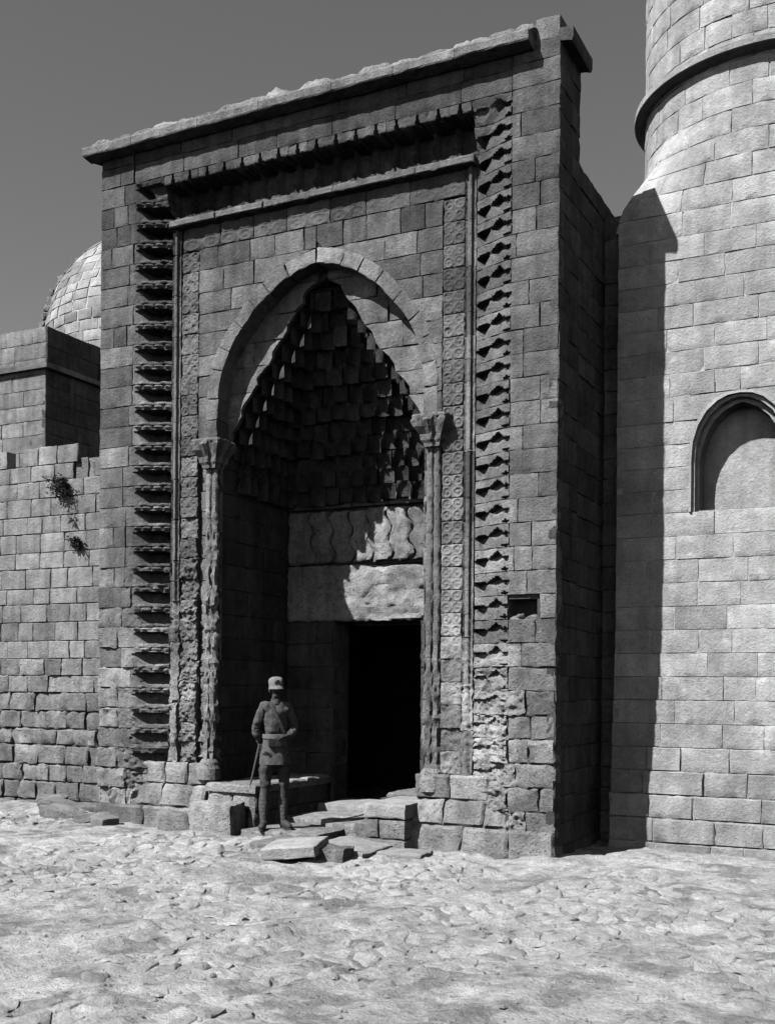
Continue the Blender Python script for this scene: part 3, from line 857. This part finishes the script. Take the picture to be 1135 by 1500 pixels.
# ------------------------------------------------------------------ left wall, the block and the dome behind
wall = empty('stone_wall', (-6, 1.5, GZ), 'plain ashlar wall with a ruined top, left of the portal', 'wall')
wg_ = lambda x, z: .33 * (1 + .15 * fb(x, z, 31)) * U(.88, 1.12)
def wskip(s, z): return (4.9 < z < 5.2 and -5.10 < s < -4.78) or (3.2 < z < 0)
courses('ashlar_block', wall, front(1.5), -7.6, -3.15, -.4, 5.28, .272, .30, .55, .2, lambda x, z: M_ROUGH if z < 2 else M_ST, wg_,
        skip=lambda s, z: (5.0 < z < 5.28 and noise.noise(Vector((s * 2, 0, 4))) > .0) or (4.7 < z < 5.0 and -4.95 < s < -4.6), rough=lambda x, z: .006 + .024 * sst(2.3, 1.2, z), edge=lambda x, z: .010 + .012 * sst(2, .8, z), chip=lambda x, z: .6 + .3 * sst(2, 1, z))
courses('end_block', wall, lambda s, t, n: (-3.152 - n, s, t), .0, .4, 5.3, 5.5, .2, .2, .3, .1, M_ST, .2)
vs, fs = [], []; box(vs, fs, -7.6, -3.16, 1.56, 2.4, -.5, 4.62); mesh('rubble_core', vs, fs, M_CORE, wall)
for i in range(14):
    x = -5.9 + i * .2 + U(-.05, .05)
    s = stone_thing('rubble_stone', '', '', x - U(.10, .17), x + U(.10, .17), 1.55 + U(0, .1), 1.68 + U(.1, .3), 4.6, 4.82 + U(.0, .26), .28, rough=.03, res=.1)
    sub(s, wall)

blk = empty('dome_base_block', (-10.5, 6.5, GZ), 'dark square stone block behind the left wall, in shade', 'building')
bfr = lambda s, t, n: (-8.87 + n, s, t)
courses('ashlar_block', blk, bfr, 5.0, 8.8, 5.0, 7.78, .3, .5, .9, .1, M_ST, .11, rough=.006)  # shaded side: darker grey than the front, shade painted in
courses('ashlar_block', blk, lambda s, t, n: (-8.85 + n, s, t), 5.0, 8.8, 7.90, 8.62, .36, .5, .9, .1, M_ST, .11, rough=.008)  # upper courses of the shaded side, same painted shade
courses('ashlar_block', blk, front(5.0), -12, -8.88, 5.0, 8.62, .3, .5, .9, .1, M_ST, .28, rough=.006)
vs, fs = [], []; box(vs, fs, -12, -8.93, 5.06, 8.8, -.5, 8.6); mesh('rubble_core', vs, fs, M_CORE, blk)
vs, fs = [], []; box(vs, fs, -12.1, -8.76, 4.9, 8.85, 7.79, 7.89); mesh('string_course', vs, fs, M_ST, blk, .2)

dome = empty('stone_dome', (-11.4, 12, GZ), 'pale brick dome behind the left wall, cut off by the edge of the portal', 'dome')
DX, DY, DZ, DR = -11.36, 12.0, 10.27, 3.1
vs, fs = [], []
NT, NP = 48, 14
for j in range(NP):
    ph = math.pi / 2 * j / NP
    for i in range(NT):
        th = 2 * math.pi * i / NT; vs.append((DX + (DR - .010) * math.cos(ph) * math.sin(th), DY - (DR - .010) * math.cos(ph) * math.cos(th), DZ + (DR - .010) * math.sin(ph)))
vs.append((DX, DY, DZ + DR - .010))
for j in range(NP - 1):
    for i in range(NT): a, b = j * NT + i, j * NT + (i + 1) % NT; fs.append((a, b, b + NT, a + NT))
for i in range(NT): fs.append(((NP - 1) * NT + i, (NP - 1) * NT + (i + 1) % NT, len(vs) - 1))
k = len(vs)
for z in (-.5, DZ):
    for i in range(NT): th = 2 * math.pi * i / NT; vs.append((DX + (DR - .012) * math.sin(th), DY - (DR - .012) * math.cos(th), z))
for i in range(NT): a, b = k + i, k + (i + 1) % NT; fs.append((a, b, b + NT, a + NT))
mesh('dome_core', vs, fs, plain_mat('white_mortar', .5, .95, .2, 6, .3), dome, None, True)
j = 0; ph = -.51; dcount = 0
while ph < 1.15:
    p1 = ph + .085
    th = -1.05 + U(0, .1)
    while th < .6:
        st = U(.13, .2) / max(.25, math.cos(max(0, ph))); t1 = th + st
        def fr(s, t, n):
            if t < 0: return (DX + (DR + n) * math.sin(s), DY - (DR + n) * math.cos(s), DZ + DR * t)
            return (DX + (DR + n) * math.cos(t) * math.sin(s), DY - (DR + n) * math.cos(t) * math.cos(s), DZ + (DR + n) * math.sin(t))
        P = rectP(th, t1, ph, p1)
        if dcount < 300:
            piece('dome_brick', dome, P, fr, st * DR * math.cos(max(0, ph)), (p1 - ph) * DR, .1, M_PALE, .40 * U(.62, 1.15), res=.4, rough=.008, edge=.006, gap=.022); dcount += 1
        th = t1
    ph = p1
# knobs of stone along the left rib of the dome
for i in range(16):
    ph = .03 + i * .068; th = -.87
    sx, sy = math.sin(th), -math.cos(th)
    c = Vector((DX + (DR + .05) * math.cos(ph) * sx, DY + (DR + .05) * math.cos(ph) * sy, DZ + (DR + .05) * math.sin(ph)))
    s = stone_thing('rib_stone', '', '', c.x - .085, c.x + .085, c.y - .085, c.y + .085, c.z - .075, c.z + .075, .36 * U(.7, 1.2), rz=U(-.8, .8), tilt=(U(-.6, .6), U(-.6, .6)), rough=.05, res=.06)
    sub(s, dome)

# far hill between portal and minaret
def make_hill():
    vs, fs = [], []; nx, ny = 40, 12
    for j in range(ny + 1):
        for i in range(nx + 1):
            x = -120 + 200 * i / nx; y = 140 + 80 * j / ny
            h = 72 * math.exp(-((x + 30) / 42) ** 2) * math.sin(math.pi * j / ny) ** .8
            vs.append((x, y, -1 + h * (1 + .08 * fb(x * .06, y * .06, 3)) + 1.2 * fb(x * .3, y * .3, 1)))
    for j in range(ny):
        for i in range(nx): k = j * (nx + 1) + i; fs.append((k, k + 1, k + nx + 2, k + nx + 1))
    return tag(mesh('hill', vs, fs, plain_mat('scrub_hill', .13, .95, .5, .6, .6), None, None, True), kind='structure')
make_hill()

# ------------------------------------------------------------------ plants growing out of the left wall
M_LEAF = plain_mat('dry_leaf', .045, .9, .4, 20, .1)
def shrub(label, x, z, r, n, droop, hang):
    t = empty('wall_plant', (x, 1.48, z), label, 'plant', 'plants growing out of the left wall')
    vs, fs = [], []; sv, sf = [], []
    for i in range(n):
        a = U(-2.9, .3) if not hang else U(-3.1, 0)
        d = Vector((U(-1, 1), -U(.2, 1.0), U(-1, .8) - droop)).normalized()
        L = r * U(.4, 1.0)
        p0 = Vector((U(-.03, .03), 0, U(-.03, .03))); 
        side = d.cross(Vector((0, 0, 1))).normalized() * .004
        k = len(sv)
        sv += [p0 - side, p0 + side, p0 + d * L]; sf.append((k, k + 1, k + 2))
        for q in range(9):
            u = U(.25, 1.0); c = p0 + d * L * u + Vector((U(-1, 1), U(-1, 1), U(-1, 1))) * r * .10
            e1 = Vector((U(-1, 1), U(-1, 1), U(-1, 1))).normalized() * U(.012, .026); e2 = e1.cross(Vector((U(-1, 1), U(-1, 1), U(-1, 1))).normalized()) * .6
            k = len(vs); vs += [c - e1, c + e2, c + e1, c - e2]; fs.append((k, k + 1, k + 2, k + 3))
    o = mesh('foliage', vs, fs, M_LEAF, None); o.parent = t
    o = mesh('stem', sv, sf, M_LEAF, None); o.parent = t
shrub('dark bushy tuft hanging from the left wall below its broken top', -5.13, 4.70, .32, 130, .5, True)
shrub('small dark tuft with trailing stems low on the left wall', -4.84, 3.80, .19, 60, .35, True)
shrub('thin wispy sprig on the left wall between the two dark tufts', -4.95, 4.12, .15, 7, -.2, False)

# rubble at the foot of the left wall
G = 'rubble at the foot of the left wall'
names = ['pale flat slab lying at the foot of the left wall, largest of the rubble', 'dark edged stone tilted on the rubble by the left wall', 'rounded pale stone under the tilted one by the left wall',
         'small block of rubble beside the corner of the portal', 'jagged stone at the far left by the wall', 'low stone in front of the left rubble', 'broken lump lying nearest the portal on the left']
spec = [(-4.15, .55, .7, .35, .13), (-3.75, .75, .42, .3, .16), (-3.9, .2, .55, .4, .16), (-3.35, .7, .3, .25, .2), (-4.75, .9, .4, .3, .2), (-3.3, .1, .45, .3, .12), (-2.75, -.30, .32, .26, .16)]
for lb_, (x, y, a, b, h) in zip(names, spec):
    z0 = gz(x, y) - .04
    stone_thing('rubble_stone', lb_, 'stone', x - a / 2, x + a / 2, y - b / 2, y + b / 2, z0, z0 + h, .36 * U(.8, 1.1), rz=U(-.5, .5), tilt=(U(-.15, .15), U(-.2, .2)), rough=.03, mat=M_PAVE, group=G)

# ------------------------------------------------------------------ worn paving set in the earth
def paving():
    random.seed(21)
    step = .23; pts = []
    x = -8.5
    nx, ny = int(16 / step), int(8.8 / (step * .8))
    grid = {}
    for j in range(ny):
        for i in range(nx):
            grid[(i, j)] = (-8.5 + step * (i + .5 + .5 * (j % 2) + U(-.38, .38)), -8.4 + step * .8 * (j + .5 + U(-.36, .36)))
    cells = []
    for (i, j), c in grid.items():
        poly = [(c[0] - .5, c[1] - .5), (c[0] + .5, c[1] - .5), (c[0] + .5, c[1] + .5), (c[0] - .5, c[1] + .5)]
        for di in range(-2, 3):
            for dj in range(-2, 3):
                q = grid.get((i + di, j + dj))
                if q is None or q == c: continue
                mx, my, dx, dy = (c[0] + q[0]) / 2, (c[1] + q[1]) / 2, q[0] - c[0], q[1] - c[1]
                out = []
                for a, b in zip(poly, poly[1:] + poly[:1]):
                    da, db = (a[0] - mx) * dx + (a[1] - my) * dy, (b[0] - mx) * dx + (b[1] - my) * dy
                    if da <= 0: out.append(a)
                    if (da < 0) != (db < 0):
                        t = da / (da - db); out.append((a[0] + (b[0] - a[0]) * t, a[1] + (b[1] - a[1]) * t))
                poly = out
                if len(poly) < 3: break
            if len(poly) < 3: break
        if len(poly) < 3: continue
        cells.append((c, poly))
    def project(p):
        d = Vector((p[0], p[1], GZ)) - CAM
        c, s = math.cos(YAW), math.sin(YAW)
        f = -s * d.x + c * d.y; r = c * d.x + s * d.y
        return f, r / f if f > .5 else 9
    keep = []
    for c, poly in cells:
        if c[1] > -1.2 - (.5 if -1 < c[0] < 2 else 0) and c[0] > -3.4: 
            if c[1] > -.45: continue
        f, t = project(c)
        if f < 3.5 or abs(t) > .40: continue
        if fb(c[0] * .55, c[1] * .55, 8) < -.10 or rnd() < .22: continue           # bare earth shows there
        keep.append((f, c, poly))
    keep.sort(key=lambda k: k[0])
    def shape(c, poly):
        sd = U(0, 99); sh = U(.72, .92)
        pts = []
        n = len(poly)
        for a, b in zip(poly, poly[1:] + poly[:1]):
            for t in (0.12, .5, .88):
                p = (a[0] + (b[0] - a[0]) * t, a[1] + (b[1] - a[1]) * t)
                w = sh * (1 + .30 * fb(p[0] * 6, p[1] * 6, sd))
                pts.append((c[0] + (p[0] - c[0]) * w, c[1] + (p[1] - c[1]) * w))
        h = U(.004, .024); tx, ty = U(-.05, .05), U(-.05, .05)
        vs, fs = [], []; m = len(pts)
        for k, (sc, dz) in enumerate(((1.0, -.25), (.90, .5), (.68, .9), (.36, 1.0))):
            for p in pts:
                q = (c[0] + (p[0] - c[0]) * sc, c[1] + (p[1] - c[1]) * sc)
                z = gz(*q) + h * dz + (.014 * fb(q[0] * 9, q[1] * 9, sd) if k else 0)
                vs.append((q[0], q[1], z))
        vs.append((c[0], c[1], gz(*c) + h * 1.05))
        for k in range(3):
            for i in range(m): a, b = k * m + i, k * m + (i + 1) % m; fs.append((a, b, b + m, a + m))
        for i in range(m): fs.append((3 * m + i, 3 * m + (i + 1) % m, 4 * m))
        return vs, fs
    rv, rf = [], []
    for idx, (f, c, poly) in enumerate(keep):
        vs, fs = shape(c, poly)
        if idx < 300: 
            o = mesh('paving_stone', vs, fs, M_PAVE, ground, .54 * U(.8, 1.15), True)
        else:
            k = len(rv); rv += vs; rf += [tuple(q + k for q in t) for t in fs]
    if rv:
        o = mesh('far_paving', rv, rf, M_PAVE, ground, .54, True); o['kind'] = 'stuff'
    # gravel and chips
    gv, gf = [], []
    for i in range(1500):
        f = 4.2 + 8.5 * rnd() ** .8; t = U(-.40, .40)
        c, s = math.cos(YAW), math.sin(YAW); r = t * f
        x, y = CAM.x + c * r - s * f, CAM.y + s * r + c * f
        if y > -.4 and x > -3.2: continue
        if y > 1.3: continue
        R = U(.006, .022) * (2.0 if rnd() < .06 else 1); zz = gz(x, y) + .008
        k = len(gv)
        for q in range(5): a = q * 1.257 + U(-.3, .3); gv.append((x + R * math.cos(a) * U(.7, 1.2), y + R * math.sin(a) * U(.7, 1.2), zz - .01))
        gv.append((x + U(-.3, .3) * R, y + U(-.3, .3) * R, zz + R * U(.2, .5)))
        for q in range(5): gf.append((k + q, k + (q + 1) % 5, k + 5))
    o = mesh('gravel', gv, gf, M_PAVE, None, .50, True); tag(o, 'stone chips scattered over the open ground', 'gravel', None, 'stuff')
paving()

# ------------------------------------------------------------------ the soldier
M_CLOTH = plain_mat('khaki_wool', .105, .95, .3, 26, .4)
M_CLOTH2 = plain_mat('khaki_trousers', .075, .95, .3, 26, .4)
M_PUT = plain_mat('cloth_puttee', .10, .95, .3, 40, .5)
M_SKIN = plain_mat('sunburnt_skin', .06, .7, .1, 20, .05)
M_BOOT = plain_mat('worn_leather_boot', .06, .6, .3, 20, .2)
M_BELT = plain_mat('leather_belt', .17, .5, .2, 20, .2)
M_POUCH = plain_mat('dark_leather', .05, .5, .2, 20, .2)
M_CAP = plain_mat('pale_cap_cloth', .20, .95, .3, 25, .4)
M_BADGE = plain_mat('dark_cap_cloth', .03, .6, .2, 20, .1)
MANX, MANY, MANZ = -.30, -.12, -.085
MROT = math.radians(47)
man = empty('person', (MANX, MANY, MANZ), 'soldier in a belted tunic, puttees and a pale cap standing by the doorway', 'person', None, MROT)
man.scale = (.87, .90, 1)
FOLD = bpy.data.textures.new('cloth_folds', 'CLOUDS'); FOLD.noise_scale = .085; FOLD.noise_depth = 2
def skin(name, chain, edges, mat, sub_=2, fold=0, label=None):
    me = bpy.data.meshes.new(name)
    me.from_pydata([c[:3] for c in chain], edges, [])
    me.materials.append(mat)
    o = bpy.data.objects.new(name, me); COL.objects.link(o); o.parent = man
    md = o.modifiers.new('skin', 'SKIN'); md.use_smooth_shade = True
    for v, c in zip(me.skin_vertices[0].data, chain):
        v.radius = (c[3], c[4] if len(c) > 4 else c[3]); v.use_root = False
    me.skin_vertices[0].data[0].use_root = True
    sb = o.modifiers.new('subsurf', 'SUBSURF'); sb.levels = sub_; sb.render_levels = sub_
    if fold:
        d = o.modifiers.new('folds', 'DISPLACE'); d.texture = FOLD; d.strength = fold; d.mid_level = .5
    return o
# x to the viewer's right when facing him, -y towards the viewer, z up; feet at z = 0
body = [(0, 0, .98, .12, .09), (0, 0, 1.15, .115, .085), (0, -.005, 1.33, .13, .10), (0, .0, 1.46, .09, .07), (0, -.01, 1.545, .05), (0, -.025, 1.605, .052, .058), (.0, -.025, 1.675, .070, .088), (0, -.01, 1.745, .064, .08), (0, 0, 1.785, .03),
        (-.165, 0, 1.455, .055), (-.262, .06, 1.215, .040), (-.200, .10, 1.02, .030),
        (.165, 0, 1.455, .055), (.285, .03, 1.20, .040), (.115, -.175, 1.115, .030),
        (-.10, 0, .90, .085), (-.135, -.035, .52, .058), (-.15, .01, .10, .042), (-.20, -.10, .04, .032),
        (.10, 0, .90, .085), (.118, -.035, .52, .058), (.13, .01, .10, .042), (.17, -.10, .04, .032),
        (0, -.118, 1.668, .013, .013), (0, -.10, 1.60, .020, .016)]
ed = [(0, 1), (1, 2), (2, 3), (3, 4), (4, 5), (5, 6), (6, 7), (7, 8), (3, 9), (9, 10), (10, 11), (3, 12), (12, 13), (13, 14), (0, 15), (15, 16), (16, 17), (17, 18), (0, 19), (19, 20), (20, 21), (21, 22), (6, 23), (5, 24)]
def hand(w, d, up, side):
    """palm, four unequal bent fingers and a thumb, grown from wrist vertex w along d"""
    d = Vector(d).normalized(); up = Vector(up).normalized(); acr = d.cross(up).normalized() * side
    p = Vector(body[w][:3]); k = len(body)
    pc = p + d * .06; body.append((*pc, .032, .019)); ed.append((w, k))
    for o_, L in ((-.027, .066), (-.009, .076), (.009, .072), (.026, .056)):
        a = pc + d * .035 + acr * o_; b = a + d * L * .5 - up * .008; c = b + d * L * .32 - up * .028
        i = len(body); body.extend([(*a, .0095), (*b, .009), (*c, .008)]); ed.extend([(k, i), (i, i + 1), (i + 1, i + 2)])
    a = p + d * .03 - acr * .036; b = a + d * .036 - acr * .014 - up * .012
    i = len(body); body.extend([(*a, .011), (*b, .009)]); ed.extend([(k, i), (i, i + 1)])
hand(11, (.35, -.35, -.75), (-.9, -.2, .2), 1)
hand(14, (-1, -.10, -.05), (0, -.6, .8), -1)
skin('body', body, ed, M_SKIN)
def loft(name, rings_, mat, n=36, wob=0, smooth=True, cap=True, fold=None, parent=None):
    vs, fs = [], []
    for q, (x, y, z, a, b) in enumerate(rings_):
        for i in range(n):
            t = 2 * math.pi * i / n; k = 1 + wob * fb(math.cos(t) * 2.5, math.sin(t) * 2.5, z * 5)
            if fold: k += fold(t, z)
            vs.append((x + a * k * math.cos(t), y + b * k * math.sin(t), z))
    for j in range(len(rings_) - 1):
        for i in range(n): a, b = j * n + i, j * n + (i + 1) % n; fs.append((a, b, b + n, a + n))
    if cap: fs.append(tuple(range(n - 1, -1, -1))); fs.append(tuple((len(rings_) - 1) * n + i for i in range(n)))
    o = mesh(name, vs, fs, mat, None, None, smooth); o.parent = man
    return o
# tunic: torso and both sleeves in one skin, skirt below the belt
tun = [(0, .005, 1.06, .150, .115), (0, .005, 1.14, .146, .112), (0, -.008, 1.25, .172, .128), (0, -.008, 1.37, .178, .125), (0, .0, 1.46, .125, .085), (0, -.005, 1.525, .062, .062),
       (-.165, .0, 1.462, .066, .072), (-.218, .018, 1.35, .070), (-.268, .062, 1.215, .060), (-.232, .085, 1.12, .056), (-.202, .10, 1.03, .046),
       (.165, .0, 1.462, .066, .072), (.228, .012, 1.34, .070), (.290, .030, 1.20, .060), (.215, -.075, 1.15, .056), (.122, -.170, 1.118, .046)]
te = [(0, 1), (1, 2), (2, 3), (3, 4), (4, 5), (4, 6), (6, 7), (7, 8), (8, 9), (9, 10), (4, 11), (11, 12), (12, 13), (13, 14), (14, 15)]
skin('tunic', tun, te, M_CLOTH, 3, .05)
loft('tunic_skirt', [(0, 0, .775, .200, .165), (0, 0, .78, .212, .178), (0, 0, .83, .210, .172), (0, 0, .90, .198, .160), (0, 0, .97, .184, .146), (0, 0, 1.04, .168, .132), (0, 0, 1.12, .158, .126)], M_CLOTH, n=48,
     wob=.05, fold=lambda t, z: .045 * math.cos(t * 7 + z * 3) * (1.12 - z) / .34)
loft('belt', [(0, 0, 1.085, .172, .146), (0, 0, 1.09, .178, .152), (0, 0, 1.135, .178, .152), (0, 0, 1.14, .170, .146)], M_BELT, cap=False)
for x in (-.095, -.01, .07):
    vs, fs = [], []; y = -.152 * math.sqrt(max(.1, 1 - (x / .18) ** 2)) - .018; box(vs, fs, x - .038, x + .038, y - .030, y + .03, 1.00, 1.088)
    o = mesh('pouch', vs, fs, M_POUCH); o.parent = man
loft('collar', [(0, -.012, 1.50, .074, .078), (0, -.014, 1.56, .063, .068)], M_CLOTH, cap=False)
vs, fs = [], []                                       # strap over one shoulder
for q in range(13):
    u = q / 12; z = 1.50 - .42 * u; x = -.10 + .22 * u; y = -.142 - .020 * math.sin(u * math.pi) + .05 * (1 - u) ** 4
    for dx in (-.018, .018): vs.append((x + dx, y, z + dx * .5))
    for dx in (-.018, .018): vs.append((x + dx, y - .008, z + dx * .5))
for q in range(12):
    k = q * 4; fs += [(k + 2, k + 3, k + 7, k + 6), (k, k + 2, k + 6, k + 4), (k + 3, k + 1, k + 5, k + 7)]
o = mesh('chest_strap', vs, fs, M_CLOTH2); o.parent = man
tr = [(0, .01, .93, .15, .12), (-.10, 0, .85, .108), (-.135, -.010, .70, .100), (-.145, -.034, .55, .078), (-.145, -.015, .44, .056),
      (.10, 0, .85, .108), (.122, -.010, .70, .100), (.125, -.034, .55, .078), (.122, -.015, .44, .056)]
skin('trousers', tr, [(0, 1), (1, 2), (2, 3), (3, 4), (0, 5), (5, 6), (6, 7), (7, 8)], M_CLOTH2, 3, .055)
for sx in (-1, 1):
    x0, x1 = (-.145, -.150) if sx < 0 else (.122, .130)
    Rr = []
    for q in range(37):
        u = q / 36; z = .085 + .41 * u; r = .047 + .022 * math.sin(min(1, u * 1.1) ** 1.2 * math.pi * .85) + (.0022 if q % 4 in (0, 1) else 0)
        Rr.append((x1 + (x0 - x1) * u, .014 - .022 * u + .012 * math.sin(u * math.pi), z, r, r * 1.08))
    loft('puttee', Rr, M_PUT, n=18, wob=.05)
    ax, ay, tx, ty = (-.150, .015, -.235, -.155) if sx < 0 else (.130, .015, .195, -.165)
    bt = [(ax, ay, .13, .054), (ax - (tx - ax) * .22, ay - (ty - ay) * .25, .042, .040), (ax + (tx - ax) * .55, ay + (ty - ay) * .55, .052, .050, .044), (tx, ty, .034, .048, .034), (ax, ay, .05, .048)]
    skin('boot', bt, [(0, 4), (4, 1), (4, 2), (2, 3)], M_BOOT)
    vs, fs = [], []
    ux, uy = tx - ax, ty - ay; L = math.hypot(ux, uy); ux, uy = ux / L, uy / L
    ring_ = []
    for q in range(16):
        t = 2 * math.pi * q / 16; f = math.cos(t) * .128 + .065; w = math.sin(t) * (.044 + .010 * math.cos(t))
        ring_.append((ax + ux * f - uy * w, ay + uy * f + ux * w))
    for z in (0, .022): vs += [(x, y, z) for x, y in ring_]
    for q in range(16): r = (q + 1) % 16; fs.append((q, r, 16 + r, 16 + q))
    fs.append(tuple(range(15, -1, -1))); fs.append(tuple(range(16, 32)))
    o = mesh('boot_sole', vs, fs, M_BOOT); o.parent = man
# cap: tall soft crown, folded band, short peak shading the face
loft('cap', [(0, -.018, 1.705, .088, .108), (0, -.020, 1.71, .095, .118), (0, -.018, 1.74, .098, .120), (0, -.010, 1.775, .100, .116), (.006, -.004, 1.803, .090, .100), (.010, .0, 1.822, .058, .066), (.010, 0, 1.828, .01, .01)], M_CAP, wob=.07,
     fold=lambda t, z: .02 * math.cos(t * 5 + z * 20))
vs, fs = [], []
for q in range(13):
    t = math.pi + math.pi * (q / 12); 
    for rr_, dz in ((1.0, .012), (1.42, -.028)):
        vs.append((.092 * math.cos(t) * (1 + (rr_ - 1) * .35), -.02 + .115 * math.sin(t) * rr_, 1.71 + dz))
for q in range(12): k = q * 2; fs.append((k, k + 1, k + 3, k + 2))
k = len(vs); vs += [(x, y, z - .006) for x, y, z in vs]
for q in range(12): a = k + q * 2; fs.append((a, a + 2, a + 3, a + 1)); fs.append((q * 2 + 1, a + 1, a + 3, q * 2 + 3))
o = mesh('cap_peak', vs, fs, M_CAP, None, None, False); o.parent = man
loft('cap_badge', [(-.03, -.134, 1.742, .020, .010), (-.02, -.134, 1.758, .036, .012), (-.01, -.130, 1.775, .026, .012), (0, -.122, 1.79, .010, .010)], M_BADGE, n=8)
for sx in (-1, 1):
    loft('ear', [(sx * .080, .005, 1.635, .008, .012), (sx * .088, .008, 1.66, .012, .02), (sx * .084, .005, 1.695, .008, .014)], M_SKIN, n=8)
    loft('eye', [(sx * .030, -.104, 1.682, .008, .005), (sx * .030, -.108, 1.688, .013, .007), (sx * .030, -.104, 1.695, .008, .004)], M_BADGE, n=8)
loft('mouth', [(0, -.090, 1.617, .018, .006), (0, -.094, 1.622, .024, .008), (0, -.090, 1.627, .018, .006)], M_BADGE, n=8)
loft('moustache', [(0, -.098, 1.634, .026, .010), (0, -.103, 1.640, .034, .013), (0, -.098, 1.647, .022, .010)], M_BADGE, n=10)
# scabbard at his hip
vs, fs = [], []
Rz = Matrix.Rotation(MROT, 3, 'Z')
a, b = Rz @ Vector((-.19, .0, 1.02)) + man.location, Rz @ Vector((-.30, .03, .50)) + man.location
tube(vs, fs, [(a + (b - a) * q / 8, .017 - .007 * q / 8 if q < 8 else .004) for q in range(9)], 8)
o = mesh('scabbard', vs, fs, plain_mat('scabbard_leather', .10, .4, .2, 20, .1), None, None, True)
tag(o, 'slim dark scabbard hanging slantwise at the hip of the soldier', 'scabbard')
